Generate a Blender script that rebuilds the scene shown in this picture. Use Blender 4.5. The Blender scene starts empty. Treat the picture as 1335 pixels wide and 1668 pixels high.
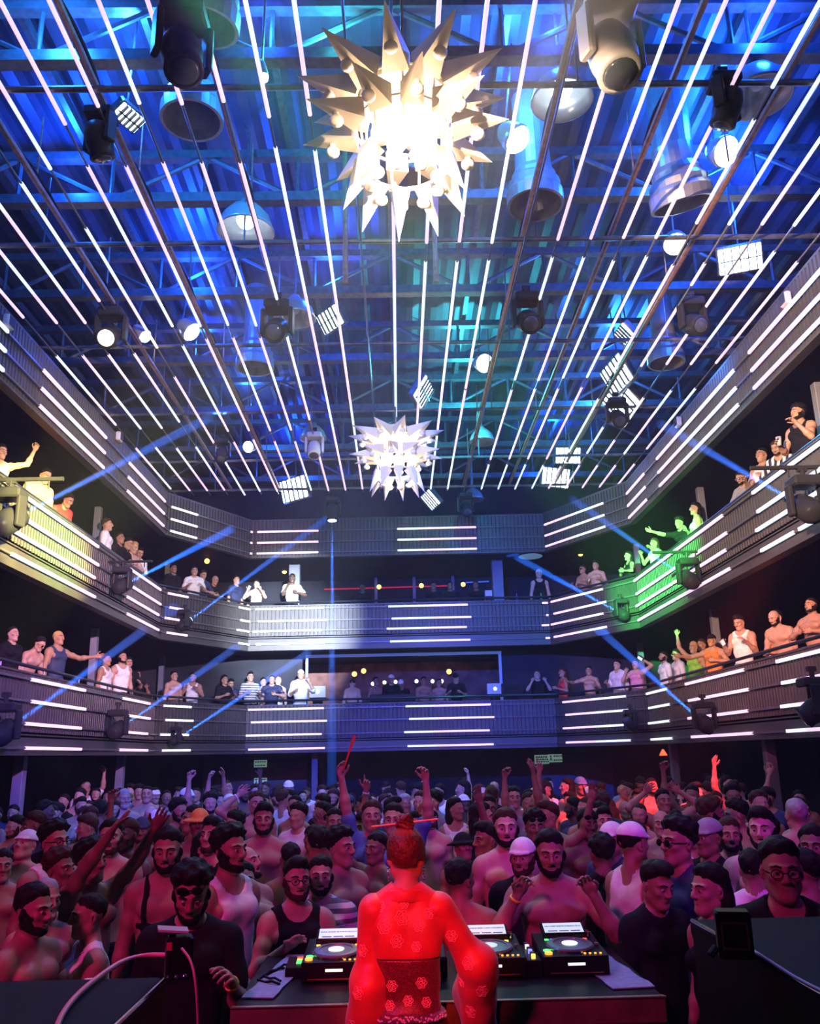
import bpy, math, random
import numpy as np
from mathutils import Vector, Matrix
random.seed(7); np.random.seed(7)
SC = bpy.context.scene
COL = SC.collection
PI = math.pi
V3 = lambda *a: np.array(a, float)

# ------------------------------------------------------------------ camera
FPX, CAMP = 1400.0, V3(0, 0, 2.3)
PITCH, YAW, ROLL = math.radians(15.7765), math.radians(0.9927), 0.022
_f = V3(math.sin(YAW)*math.cos(PITCH), math.cos(YAW)*math.cos(PITCH), math.sin(PITCH))
_r0 = V3(math.cos(YAW), -math.sin(YAW), 0); _u0 = np.cross(_r0, _f)
RGT = math.cos(ROLL)*_r0 - math.sin(ROLL)*_u0
UPV = math.sin(ROLL)*_r0 + math.cos(ROLL)*_u0
cd = bpy.data.cameras.new('camera'); cam = bpy.data.objects.new('camera', cd); COL.objects.link(cam)
M = Matrix.Identity(4)
for i in range(3):
    M[i][0], M[i][1], M[i][2], M[i][3] = RGT[i], UPV[i], -_f[i], CAMP[i]
cam.matrix_world = M
cd.sensor_fit = 'HORIZONTAL'; cd.sensor_width = 36.0; cd.lens = FPX/1335*36.0
cd.clip_start = .05; cd.clip_end = 200
SC.camera = cam
def ray(u, v): return _f + (u-667.5)/FPX*RGT - (v-834)/FPX*UPV
def atz(u, v, z): d = ray(u, v); return CAMP + d*((z-CAMP[2])/d[2])
def aty(u, v, y): d = ray(u, v); return CAMP + d*(y/d[1])
def atx(u, v, x): d = ray(u, v); return CAMP + d*(x/d[0])
def atpl(u, v, p0, n): d = ray(u, v); return CAMP + d*(np.dot(np.asarray(p0)-CAMP, n)/np.dot(d, n))

# ------------------------------------------------------------------ materials
MATS = {}
def mat(name, col, rough=.6, metal=0., emit=None, estr=0., noise=0., scale=8., bump=0., sample=False, alpha=None, coat=0.):
    if name in MATS: return MATS[name]
    m = bpy.data.materials.new(name); m.use_nodes = True
    nt = m.node_tree; b = nt.nodes['Principled BSDF']
    c = (*col, 1)
    b.inputs['Base Color'].default_value = c
    b.inputs['Roughness'].default_value = rough
    b.inputs['Metallic'].default_value = metal
    if max(col) < .05: b.inputs['Specular IOR Level'].default_value = .05
    if coat: b.inputs['Coat Weight'].default_value = coat
    if noise or bump:
        tc = nt.nodes.new('ShaderNodeTexCoord'); n = nt.nodes.new('ShaderNodeTexNoise')
        n.inputs['Scale'].default_value = scale; n.inputs['Detail'].default_value = 4
        nt.links.new(tc.outputs['Object'], n.inputs['Vector'])
        if noise:
            r = nt.nodes.new('ShaderNodeValToRGB')
            r.color_ramp.elements[0].position = .3; r.color_ramp.elements[1].position = .7
            r.color_ramp.elements[0].color = (*[x*(1-noise) for x in col], 1)
            r.color_ramp.elements[1].color = (*[min(1, x*(1+noise)) for x in col], 1)
            nt.links.new(n.outputs['Fac'], r.inputs['Fac']); nt.links.new(r.outputs['Color'], b.inputs['Base Color'])
        if bump:
            bp = nt.nodes.new('ShaderNodeBump'); bp.inputs['Strength'].default_value = bump; bp.inputs['Distance'].default_value = .01
            nt.links.new(n.outputs['Fac'], bp.inputs['Height']); nt.links.new(bp.outputs['Normal'], b.inputs['Normal'])
    if emit is not None:
        b.inputs['Emission Color'].default_value = (*emit, 1); b.inputs['Emission Strength'].default_value = estr
        m.cycles.emission_sampling = 'AUTO' if sample else 'NONE'
    if alpha is not None: b.inputs['Alpha'].default_value = alpha
    MATS[name] = m; return m

# ------------------------------------------------------------------ mesh helpers
class MB:
    def __init__(s): s.v = []; s.f = []
    def add(s, vs, fs):
        o = len(s.v); s.v += [tuple(map(float, p)) for p in vs]; s.f += [tuple(i+o for i in f) for f in fs]; return s
    def box(s, c, d, R=None):
        c = np.asarray(c, float); h = np.asarray(d, float)/2
        vs = [V3(x, y, z)*h for x in (-1, 1) for y in (-1, 1) for z in (-1, 1)]
        if R is not None: vs = [R @ p for p in vs]
        return s.add([p+c for p in vs], [(0, 1, 3, 2), (4, 6, 7, 5), (0, 4, 5, 1), (2, 3, 7, 6), (0, 2, 6, 4), (1, 5, 7, 3)])
    def rbox(s, c, d, b=.02, R=None):
        """box with chamfered edges"""
        c = np.asarray(c, float); h = np.asarray(d, float)/2; b = min(b, *(h*.49))
        prof = [(-h[0]+b, -h[1]), (h[0]-b, -h[1]), (h[0], -h[1]+b), (h[0], h[1]-b), (h[0]-b, h[1]), (-h[0]+b, h[1]), (-h[0], h[1]-b), (-h[0], -h[1]+b)]
        rings = [(-h[2], 1), (-h[2]+b, 0), (h[2]-b, 0), (h[2], 1)]
        vs = []
        for z, ins in rings:
            for x, y in prof:
                if ins: x, y = x-np.sign(x)*b*.8, y-np.sign(y)*b*.8
                vs.append(V3(x, y, z))
        fs = [tuple(range(7, -1, -1)), tuple(range(24, 32))]
        for k in range(3):
            for i in range(8): fs.append((k*8+i, k*8+(i+1) % 8, k*8+8+(i+1) % 8, k*8+8+i))
        if R is not None: vs = [R @ p for p in vs]
        return s.add([p+c for p in vs], fs)
    def tube(s, a, b, r, r2=None, n=8, cap=True):
        a = np.asarray(a, float); b = np.asarray(b, float); r2 = r if r2 is None else r2
        d = b-a; d = d/np.linalg.norm(d); q = V3(0, 0, 1) if abs(d[2]) < .9 else V3(1, 0, 0)
        e1 = np.cross(d, q); e1 /= np.linalg.norm(e1); e2 = np.cross(d, e1)
        vs = [c+rr*(math.cos(t)*e1+math.sin(t)*e2) for c, rr in ((a, r), (b, r2)) for t in [2*PI*i/n for i in range(n)]]
        fs = [(i, (i+1) % n, n+(i+1) % n, n+i) for i in range(n)]
        if cap: fs += [tuple(range(n-1, -1, -1)), tuple(range(n, 2*n))]
        return s.add(vs, fs)
    def path(s, pts, r, n=7):
        pts = [np.asarray(p, float) for p in pts]; rings = []; e1 = None
        for i, p in enumerate(pts):
            d = pts[min(i+1, len(pts)-1)]-pts[max(i-1, 0)]; d = d/(np.linalg.norm(d)+1e-9)
            if e1 is None:
                q = V3(0, 0, 1) if abs(d[2]) < .9 else V3(1, 0, 0); e1 = np.cross(d, q)
            e1 = e1-d*np.dot(e1, d); e1 /= np.linalg.norm(e1)+1e-9; e2 = np.cross(d, e1)
            rr = r[i] if isinstance(r, (list, tuple)) else r
            rings.append([p+rr*(math.cos(t)*e1+math.sin(t)*e2) for t in [2*PI*k/n for k in range(n)]])
        vs = [p for rg in rings for p in rg]; fs = []
        for i in range(len(pts)-1):
            fs += [(i*n+k, i*n+(k+1) % n, (i+1)*n+(k+1) % n, (i+1)*n+k) for k in range(n)]
        fs += [tuple(range(n-1, -1, -1)), tuple(range((len(pts)-1)*n, len(pts)*n))]
        return s.add(vs, fs)
    def lathe(s, prof, c=(0, 0, 0), n=16, R=None):
        c = np.asarray(c, float); vs = []
        for r, z in prof:
            for i in range(n):
                p = V3(max(r, 1e-4)*math.cos(2*PI*i/n), max(r, 1e-4)*math.sin(2*PI*i/n), z)
                vs.append((R @ p if R is not None else p)+c)
        fs = []
        for k in range(len(prof)-1):
            fs += [(k*n+i, k*n+(i+1) % n, (k+1)*n+(i+1) % n, (k+1)*n+i) for i in range(n)]
        fs += [tuple(range(n-1, -1, -1)), tuple(range((len(prof)-1)*n, len(prof)*n))]
        return s.add(vs, fs)
    def ball(s, c, r, n=12, m=8, R=None):
        r = np.ones(3)*r
        o = len(s.v); vs = []
        for k in range(m+1):
            t = PI*k/m; rr = max(math.sin(t), 1e-3)
            for i in range(n):
                p = V3(rr*math.cos(2*PI*i/n), rr*math.sin(2*PI*i/n), -math.cos(t))*r
                vs.append((R @ p if R is not None else p)+np.asarray(c))
        fs = [(k*n+i, k*n+(i+1) % n, (k+1)*n+(i+1) % n, (k+1)*n+i) for k in range(m) for i in range(n)]
        return s.add(vs, fs)
    def quad(s, a, b, c, d): return s.add([a, b, c, d], [(0, 1, 2, 3)])
    def build(s, name, m, parent=None, smooth=False, loc=None):
        me = bpy.data.meshes.new(name); me.from_pydata(s.v, [], s.f); me.update()
        me.materials.append(m)
        if smooth: me.shade_smooth()
        o = bpy.data.objects.new(name, me); COL.objects.link(o)
        if parent is not None: o.parent = parent
        if loc is not None: o.location = loc
        return o
def tag(o, label, cat, group=None):
    o['label'] = label; o['category'] = cat
    if group: o['group'] = group
    return o
def struct(o): o['kind'] = 'structure'; return o
def stuff(o, label=None, cat=None):
    o['kind'] = 'stuff'
    if label: o['label'] = label
    if cat: o['category'] = cat
    return o
def thing(name, label, cat, loc=(0, 0, 0), rz=0., group=None):
    o = bpy.data.objects.new(name, None); COL.objects.link(o); o.empty_display_size = .1
    o.location = tuple(map(float, loc)); o.rotation_euler = (0, 0, rz)
    return tag(o, label, cat, group)
def rotm(axis, a): return np.array(Matrix.Rotation(a, 3, axis))
def basis(d, up=(0, 0, 1)):
    """matrix whose local -Z looks along d"""
    d = np.asarray(d, float); d = d/np.linalg.norm(d); z = -d
    up = V3(*up) if abs(np.dot(d, up)) < .95 else V3(0, 1, 0)
    x = np.cross(up, z); x /= np.linalg.norm(x); y = np.cross(z, x)
    return np.stack([x, y, z], 1)
def light(kind, name, loc, col, power, target=None, **kw):
    d = bpy.data.lights.new(name, kind); d.color = col; d.energy = power
    for k, v in kw.items(): setattr(d, k, v)
    o = bpy.data.objects.new(name, d); COL.objects.link(o); o.location = tuple(map(float, loc))
    if target is not None:
        R = basis(np.asarray(target, float)-np.asarray(loc, float)); Mx = Matrix([list(r) for r in R]).to_4x4()
        Mx.translation = o.location; o.matrix_world = Mx
    return o
# ------------------------------------------------------------------ hall shell
m_black = mat('black_paint', (.012, .012, .016), .7, noise=.3, scale=3)
m_wall = mat('dark_wall_paint', (.03, .032, .045), .75, noise=.25, scale=2)
m_floor = mat('dark_floor', (.02, .02, .022), .5, noise=.3, scale=4)
m_deck = mat('corrugated_roof_metal', (.045, .06, .11), .45, metal=.3, noise=.3, scale=2.5)
m_steel = mat('grey_steel', (.12, .125, .145), .4, metal=.55, noise=.25, scale=12)
m_rust = mat('brown_pipe', (.24, .13, .09), .5, metal=.3, noise=.35, scale=15)
m_rib = mat('ribbed_metal_cladding', (.065, .06, .06), .5, metal=.25, noise=.12, scale=6)
m_band = mat('brushed_metal_band', (.07, .065, .065), .45, metal=.25, noise=.12, scale=6)
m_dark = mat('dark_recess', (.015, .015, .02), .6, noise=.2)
m_col = mat('grey_column_paint', (.16, .18, .26), .5, noise=.15, scale=3)
m_tubeoff = mat('unlit_tube', (.10, .095, .095), .3, noise=.1)
m_ledw = mat('led_cold_white', (.8, .85, 1), .4, emit=(.86, .95, 1.0), estr=1.0)
m_ledp = mat('led_pink_white', (1, .7, .9), .4, emit=(1.0, .68, .92), estr=1.0)

POLY = [V3(-5.45, -3, 0), V3(-5.45, 19.7, 0), V3(-3.88, 22.35, 0), V3(3.95, 22.2, 0), V3(5.52, 19.4, 0), V3(5.52, -3, 0)]
FACES = ['left side', 'left corner', 'back', 'right corner', 'right side']
def face(i):
    a, b = POLY[i], POLY[i+1]; d = (b-a); L = np.linalg.norm(d); d = d/L
    n = V3(d[1], -d[0], 0)                       # towards the hall
    return a, d, n, L
def offpoly(k):
    """footprint pushed outwards by k"""
    out = []
    for i, p in enumerate(POLY):
        ns = [face(j)[2] for j in (i-1, i) if 0 <= j < 5]
        if len(ns) == 1: out.append(p-ns[0]*k)
        else:
            m = ns[0]+ns[1]; m /= np.linalg.norm(m); out.append(p-m*k/np.dot(m, ns[0]))
    return out
def strip_wall(name, off0, off1, z0, z1, m):
    """solid band following the footprint between two offsets and heights"""
    A, B = offpoly(off0), offpoly(off1); mb = MB()
    for i in range(5):
        p = [A[i], A[i+1], B[i+1], B[i]]
        lo = [q+V3(0, 0, z0) for q in p]; hi = [q+V3(0, 0, z1) for q in p]
        mb.add(lo+hi, [(0, 1, 5, 4), (2, 3, 7, 6), (3, 2, 1, 0), (4, 5, 6, 7), (1, 2, 6, 5), (3, 0, 4, 7)])
    return mb.build(name, m)
def rib_panel(name, z0, z1, m, pitch=.10, depth=.03, off=0.):
    mb = MB(); P = offpoly(off)
    for i in range(5):
        a, b = P[i], P[i+1]; d = b-a; L = np.linalg.norm(d); d /= L; n = V3(d[1], -d[0], 0)
        k = int(L/pitch); pl = L/k; pts = []
        for j in range(k):
            s = j*pl
            pts += [(s, 0), (s+pl*.22, 0), (s+pl*.30, depth), (s+pl*.92, depth)]
        pts.append((L, 0))
        vs = []
        for s, h in pts:
            q = a+d*s+n*h; vs += [q+V3(0, 0, z0), q+V3(0, 0, z1)]
        mb.add(vs, [(2*j, 2*j+2, 2*j+3, 2*j+1) for j in range(len(pts)-1)])
    return mb.build(name, m)

struct(MB().box((0, 10, -.05), (26, 40, .1)).build('floor', m_floor))
struct(MB().box((-9.2, 10, 5.6), (.2, 40, 11.2)).build('wall_left', m_wall))
struct(MB().box((9.2, 10, 5.6), (.2, 40, 11.2)).build('wall_right', m_wall))
struct(MB().box((0, 26.1, 5.6), (18.6, .2, 11.2)).build('wall_back', m_wall))
struct(MB().box((0, -5.1, 5.6), (18.6, .2, 11.2)).build('wall_front', m_black))
# corrugated roof deck
mb = MB(); xs = np.arange(-9.2, 9.21, .12); vs = []
for k, x in enumerate(xs):
    z = 10.7+(.05 if k % 4 in (1, 2) else 0)
    vs += [(x, -5, z), (x, 26, z)]
mb.add(vs, [(2*j, 2*j+1, 2*j+3, 2*j+2) for j in range(len(xs)-1)])
mb.box((0, 10.5, 11.0), (18.6, 31.4, .1))
struct(mb.build('ceiling', m_deck))

TIERS = {'lower': dict(rows=[3.48, 3.17, 2.85, 2.51], bot=2.41, mid=2.66, top=3.56, floor=2.68, rail=3.70),
         'upper': dict(rows=[6.03, 5.71, 5.45, 5.12], bot=4.96, mid=5.25, top=6.10, floor=5.24, rail=6.22),
         'top': dict(rows=[8.11, 7.81, 7.52], bot=7.44, mid=7.44, top=8.42, floor=None)}
for nm, t in TIERS.items():
    if nm != 'top':
        struct(rib_panel('balcony_front_cladding', t['mid']+.08, t['top'], m_rib))
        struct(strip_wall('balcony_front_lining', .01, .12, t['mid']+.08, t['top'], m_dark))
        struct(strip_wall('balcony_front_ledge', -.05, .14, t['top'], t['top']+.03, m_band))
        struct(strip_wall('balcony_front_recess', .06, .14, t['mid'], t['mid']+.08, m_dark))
        struct(strip_wall('balcony_front_pipe_shelf', -.02, .14, t['mid']+.03, t['mid']+.05, m_band))
        struct(strip_wall('balcony_front_band', -.03, .14, t['bot'], t['mid'], m_band))
        struct(strip_wall('balcony_slab', .14, 3.7, t['bot']+.02, t['floor'], m_black))
    else:
        struct(rib_panel('top_parapet_cladding', t['bot'], t['top'], m_rib))
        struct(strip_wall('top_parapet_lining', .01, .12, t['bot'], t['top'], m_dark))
        struct(strip_wall('top_parapet_ledge', -.03, .14, t['top'], t['top']+.04, m_band))
        struct(strip_wall('ceiling_soffit', .12, 3.7, 7.5, 7.7, m_black))
        struct(strip_wall('trim_parapet_foot', -.03, .12, t['bot']-.03, t['bot'], m_band))

# handrails: one per face and balcony
m_rail = mat('dark_rail_metal', (.05, .055, .07), .3, metal=.7, noise=.1)
for nm in ('lower', 'upper'):
    t = TIERS[nm]; P = offpoly(.08)
    for i in range(5):
        a, b = P[i], P[i+1]
        o = thing('handrail', f'dark metal handrail along the {FACES[i]} of the {nm} balcony', 'handrail', (a+b)/2+V3(0, 0, t['top']+.03))
        c = V3(*o.location)
        MB().tube(a+V3(0, 0, t['rail'])-c, b+V3(0, 0, t['rail'])-c, .028, n=8).build('rail', m_rail, o)
        L = np.linalg.norm(b-a); k = max(2, int(L/1.5))
        if i in (0, 4): js = range(6, k+1)
        else: js = range(1, k)
        for j in js:
            p = a+(b-a)*j/k
            MB().tube(p+V3(0, 0, t['top'])-c, p+V3(0, 0, t['rail'])-c, .016, n=6).build('rail_post', m_rail, o)

# columns behind the balcony fronts
for (u, v, zt, side, nm) in [(163, 800, 'u', -1, 0), (155, 1030, 'l', -1, 0), (275, 900, 'u', -1, 0), (265, 1060, 'l', -1, 0),
                             (1138, 790, 'u', 1, 0), (1165, 1030, 'l', 1, 0), (1325, 600, 'u', 1, 0), (1036, 900, 'u', 1, 0), (1045, 1090, 'l', 1, 0), (810, 950, 'b', 0, 0), (480, 950, 'b', 0, 0)]:
    if side:
        p = atx(u, v, side*6.3)
        z0, z1 = (5.24, 7.5) if zt == 'u' else (2.68, 4.98)
        w = .14
    else:
        p = aty(u, v, 23.6); z0, z1 = 5.24, 7.5; w = .3
    struct(MB().rbox((p[0], p[1], (z0+z1)/2), (w, w, z1-z0), .01).build('column', m_col))
# ground-floor columns under the balcony
for x, y in [(5.9, 19.2), (5.9, 14.2), (-5.9, 14), (-5.9, 19), (-2.2, 23.2), (5.9, 9)]:
    struct(MB().rbox((x, y, 1.21), (.16, .16, 2.42), .01).build('column', m_col))

# ------------------------------------------------------------------ LED lines under the ceiling
ZL = 8.7
W_, P_ = 'w', 'p'
LINES = [
 [(0,477,36,517,'wp'),(92,580,188,692,'wp'),(220,730,278,796,'pw')],
 [(0,412,92,526,'pwp'),(133,579,228,698,'pw'),(252,729,308,799,'wp')],
 [(0,334,137,526,'wpwp'),(174,578,263,697,'pw'),(286,730,336,799,'wp')],
 [(36,298,160,490,'wwp'),(218,576,291,687,'pw'),(317,728,366,798,'wp')],
 [(0,130,83,275,'pw'),(137,372,255,566,'wwpw'),(282,614,350,726,'p'),(361,748,394,806,'w')],
 [(3,0,110,202,'p'),(143,271,280,531,'pwpww'),(297,563,370,702,'wwp'),(379,720,422,800,'pw')],
 [(84,0,164,173,'p'),(205,271,325,531,'ppww'),(334,552,404,701,'pwp'),(411,716,450,800,'p')],
 [(164,0,232,168,'pw'),(266,265,370,529,'ppwww'),(376,550,438,701,'pwwp'),(444,719,471,782,'p')],
 [(247,0,299,169,'p'),(328,265,416,530,'ppww'),(424,550,472,700,'pwpp'),(477,719,507,798,'pw')],
 [(342,60,367,165,'p'),(390,265,449,487,'ppw'),(467,548,501,683,'wwp'),(512,726,535,799,'p')],
 [(402,0,440,190,'wwp'),(447,240,513,550,'wwp'),(513,551,559,798,'pwpp')],
 [(487,0,509,187,'wp'),(516,245,556,550,'wwp'),(556,551,588,796,'pwp')],
 [],
 [(646,329,652,550,'pw'),(652,551,647,678,'w')],
 [(733,0,727,95,'p'),(712,339,702,395,'wp'),(699,426,682,698,'wpp')],
 [(796,0,764,235,'pp'),(762,263,747,393,'wp'),(744,426,713,703,'wwp'),(711,710,702,796,'w')],
 [(874,0,799,395,'ppww'),(796,424,758,632,'wwp'),(757,635,728,796,'pw')],
 [],
 [(1037,0,910,390,'p'),(901,419,880,487,'w'),(868,524,839,618,'w'),(834,635,795,748,'p'),(794,757,778,796,'w')],
 [(1112,0,962,388,'pwpp'),(950,419,876,619,'wwp'),(871,633,826,747,'p'),(822,757,806,796,'w')],
 [(1189,0,1017,387,'pwpp'),(1000,425,916,615,'ww'),(910,633,855,747,'p'),(853,757,834,796,'w')],
 [(1264,0,1187,145,'p'),(1170,180,1069,387,'pp'),(1053,418,957,614,'w'),(948,631,885,747,'p'),(879,758,862,795,'w')],
 [(1335,8,1260,142,'w'),(1227,195,1138,363,'wwp'),(1100,432,1000,605,'ppw'),(975,650,922,736,'w'),(907,760,888,795,'p')],
 [(1335,132,1190,365,'ww'),(1148,429,1124,464,'p'),(1101,501,1046,596,'p'),(978,696,952,738,'w'),(939,758,916,795,'p')],
 [(1334,237,1242,365,'wp'),(1188,447,1152,500,'p'),(1129,528,1084,593,'p'),(1045,648,1015,694,'w'),(998,717,983,739,'p'),(969,758,942,794,'p')],
 [(1335,312,1295,367,'w'),(1263,410,1125,593,'wpwp'),(1092,636,1013,739,'wpw'),(998,758,970,793,'p')],
 [(1302,427,1167,591,'p'),(1130,633,1049,731,'wp'),(1026,756,997,793,'p')],
]
NL = len(LINES)
xs_fit = []
for i, segs in enumerate(LINES):
    if segs:
        q = [atz(s[j], s[j+1], ZL)[0] for s in segs for j in (0, 2)]
        xs_fit.append((i, np.median(q)))
A = np.polyfit([a for a, b in xs_fit], [b for a, b in xs_fit], 1)
ORD = ['first', 'second', 'third', 'fourth', 'fifth', 'sixth', 'seventh', 'eighth', 'ninth', 'tenth', 'eleventh', 'twelfth', 'thirteenth', 'fourteenth']
def lineX(i): return A[0]*i+A[1]
for i, segs in enumerate(LINES):
    x = lineX(i)
    k = (f'{ORD[i]} ceiling light line counted from the left wall' if i < 13 else 'middle ceiling light line, fourteenth from either wall' if i == 13
         else f'{ORD[NL-1-i]} ceiling light line counted from the right wall')
    k = ('unlit grey ' if not segs else 'pink and white glowing ')+k
    o = thing('light_line', k, 'light', (x, 12, ZL), 0, None)
    mb = MB().tube((0, -10, 0), (0, 8.75, 0), .015, n=6)
    mb.build('tube', m_tubeoff, o)
    for (u0, v0, u1, v1, cs) in segs:
        ya, yb = atz(u0, v0, ZL)[1], atz(u1, v1, ZL)[1]
        if v0 <= 8 or u0 <= 0 or u0 >= 1334: ya -= .8
        e = (yb-ya)/len(cs); j = 0
        while j < len(cs):
            j2 = j
            while j2+1 < len(cs) and cs[j2+1] == cs[j]: j2 += 1
            MB().tube((0, ya+e*j-12, 0), (0, ya+e*(j2+1)-12, 0), .022, n=8).build('lit_section', m_ledw if cs[j] == 'w' else m_ledp, o)
            j = j2+1

# ------------------------------------------------------------------ LED rows on the balcony fronts: px extents of one row, shared by the rows of the tier
EXT = {
 'top': (7.52, {0: [(-60,530,3,599,'w'),(62,658,167,758,'pwp'),(205,795,265,851,'pp')], 1: [(275,862,318,876,'w'),(405,902,413,904,'p')], 2: [(416,903,516,902,'p'),(645,897,774,894,'wpp')],
              3: [(888,888,985,858,'pw')], 4: [(1025,842,1054,809,'p'),(1075,789,1204,658,'pww'),(1229,630,1335,520,'ppw'),(1335,520,1420,440,'w')]}),
 'upper': (6.03, {0: [(-60,745,-10,775,'w'),(25,800,158,887,'wwp'),(209,923,260,956,'p')], 1: [(271,968,304,974,'p'),(387,990,408,994,'w')], 2: [(414,993,525,990,'w'),(630,988,759,984,'wp'),(880,981,893,981,'p')],
                3: [(897,981,981,961,'pw')], 4: [(1033,945,1092,906,'w'),(1094,901,1179,844,'pp'),(1228,809,1279,773,'w'),(1287,765,1335,734,'w'),(1335,734,1420,680,'w')]}),
 'lower': (3.48, {0: [(-60,1088,-10,1098,'w'),(48,1109,136,1125,'p'),(198,1136,242,1145,'p')], 1: [(264,1150,309,1152,'w')], 2: [(402,1156,525,1154,'pp'),(658,1151,796,1147,'wpp')],
                3: [(916,1143,1018,1133,'pw')], 4: [(1054,1129,1087,1121,'w'),(1118,1115,1213,1093,'p'),(1267,1080,1335,1065,'wp'),(1335,1065,1400,1050,'w')]}),
}
RN = {'top': ['top', 'middle', 'bottom'], 'upper': ['top', 'second', 'third', 'bottom'], 'lower': ['top', 'second', 'third', 'bottom']}
TN = {'top': 'parapet under the ceiling', 'upper': 'upper balcony front', 'lower': 'lower balcony front'}
def ext_s(tier, i, u, v):
    a, d, n, L = face(i); p = atpl(u, v, a+n*.05, n)
    return float(np.clip(np.dot(p-a, d), .02, L-.02))
for nm in TIERS:
    z0, ex = EXT[nm]
    P = offpoly(-.065)
    for r, z in enumerate(TIERS[nm]['rows']):
        for i in range(5):
            a, d, n, L = face(i); a2 = P[i]; L2 = np.linalg.norm(P[i+1]-P[i])
            lo = 5.0 if i in (0, 4) else .0
            s0, s1 = (lo, L2) if i != 4 else (0., L2-5.0)
            o = thing('light_strip', f'{RN[nm][r]} light strip on the {FACES[i]} of the {TN[nm]}', 'light', a2+d*(s0+s1)/2+V3(0, 0, z), math.atan2(d[1], d[0]))
            h = (s1-s0)/2; mid = (s0+s1)/2
            MB().box((0, 0, 0), (2*h, .03, .03)).build('channel', m_tubeoff, o)
            jit = [0, .08, -.05, .03][r]*(nm != 'top')
            for (u0, v0, u1, v1, cs) in ex.get(i, []):
                sa, sb = ext_s(nm, i, u0, v0), ext_s(nm, i, u1, v1)
                if sb-sa < .05: continue
                e = (sb-sa)/len(cs); j = 0
                while j < len(cs):
                    j2 = j
                    while j2+1 < len(cs) and cs[j2+1] == cs[j]: j2 += 1
                    xa, xb = max(s0, sa+e*j+jit)-mid, min(s1, sa+e*(j2+1)+jit)-mid
                    if xb-xa > .02: MB().box(((xa+xb)/2, -.012, 0), (xb-xa, .035, .046)).build('lit_section', m_ledw if cs[j] == 'w' else m_ledp, o)
                    j = j2+1
# ------------------------------------------------------------------ roof structure
def truss(y, zt, zb):
    mb = MB(); X = 9.0
    mb.box((0, y, zt), (2*X, .14, .12)).box((0, y, zb), (2*X, .16, .14))
    k = 14
    for j in range(k):
        x0 = -X+2*X*j/k; x1 = -X+2*X*(j+1)/k
        a, b = ((x0, y, zb), (x1, y, zt)) if j % 2 == 0 else ((x0, y, zt), (x1, y, zb))
        mb.tube(a, b, .035, n=6); mb.tube((x0, y, zb), (x0, y, zt), .028, n=6)
    return struct(mb.build('beam', m_steel))
TY = [2.6, 5.2, 7.8, 10.3, 12.8, 15.3, 17.8, 20.3, 22.8]
for y in TY: truss(y, 10.45, 9.75)
mb = MB()
for x in np.arange(-8.4, 8.5, 1.4): mb.box((x, 10.5, 10.58), (.08, 31, .14))
struct(mb.build('beam', m_steel))
# cross pipes that carry the light lines
CY = [4.35, 7.15, 9.85, 12.75, 15.6, 18.4, 20.6]
for k, y in enumerate(CY):
    o = thing('cross_pipe', f'{ORD[k]} grey steel pipe crossing under the ceiling, counted from the stage', 'pipe', (0, y, ZL+.07))
    MB().tube((-7.5, 0, 0), (7.5, 0, 0), .034, n=8).build('pipe', m_steel, o)
    for x in (-4.1, -1.74, 1.74, 4.1): MB().tube((x*1.1, 0, 0), (x*1.1, 0, 1.02), .012, n=5).build('hanger', m_steel, o)
# long fixture pipes
for x, nm, y0, y1 in [(-4.15, 'far left', 0, 21), (-2.95, 'inner left', 0, 21), (-1.72, 'left of the chandeliers', 3, 21), (1.74, 'right of the chandeliers', 3, 21), (2.9, 'inner right', 0, 21), (4.05, 'far right', 0, 21)]:
    o = thing('fixture_pipe', f'long brown pipe running to the back wall, {nm}', 'pipe', (x, 10, ZL+.17))
    MB().tube((0, y0-10, 0), (0, y1-10, 0), .038, n=8).build('pipe', m_rust, o)
    mb = MB(); rr = random.Random(int(x*100))
    pts = [(math.sin(y*3)*.03, y-10, .05+rr.uniform(-.02, .03)) for y in np.arange(y0, y1, .25)]
    mb.path(pts, .018, n=5).build('cable', m_black, o)
    for y in np.arange(y0+1.2, y1, 2.5): MB().tube((0, y-10, 0), (0, y-10, .9), .012, n=5).build('hanger', m_rust, o)
for x in (-.58, .56):
    o = thing('drop_rod', f'brown vertical rod hanging {"left" if x < 0 else "right"} of the nearer chandelier', 'rod', (x, 9.6, 8.0))
    MB().tube((0, 0, 0), (0, 0, 2.3), .035, n=8).build('rod', m_rust, o)
    MB().rbox((0, 0, 2.3), (.18, .18, .03), .005).build('plate', m_rust, o)

# air-duct spouts and dome reflectors hung among the beams
m_duct = mat('duct_metal', (.30, .31, .33), .35, metal=.5, noise=.15)
m_dome = mat('dome_reflector', (.45, .45, .46), .25, metal=.4, noise=.08)
def duct(u, v, z, lab, r=.34, tilt=(0, 0)):
    z = max(np.arange(8.95, 9.4, .03), key=lambda q: min(abs(atz(u, v, q)[1]-t) for t in TY)); p = atz(u, v, z); o = thing('duct_spout', lab, 'duct', p)
    R = rotm('X', tilt[0]) @ rotm('Y', tilt[1])
    prof = [(r*.62, .75), (r*.66, .5), (r*.78, .42), (r*.78, .36), (r*.92, .3), (r*.92, .22), (r, .16), (r, 0), (r*.9, 0), (r*.86, .14), (r*.5, .5)]
    MB().lathe(prof, n=24, R=R).build('spout', m_duct, o, smooth=False)
    MB().lathe([(r*.62, 0), (r*.62, 10.62-z-.6)], c=R @ V3(0, 0, .55), n=16).build('duct_pipe', m_duct, o)
duct(312, 197, 9.5, 'round dark duct mouth left of the nearer chandelier', .36)
duct(1112, 335, 9.4, 'ribbed duct elbow behind the right-hand light lines', .4, (.3, -.2))
duct(415, 600, 9.3, 'small round duct mouth above the left light lines near the back', .34)
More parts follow.
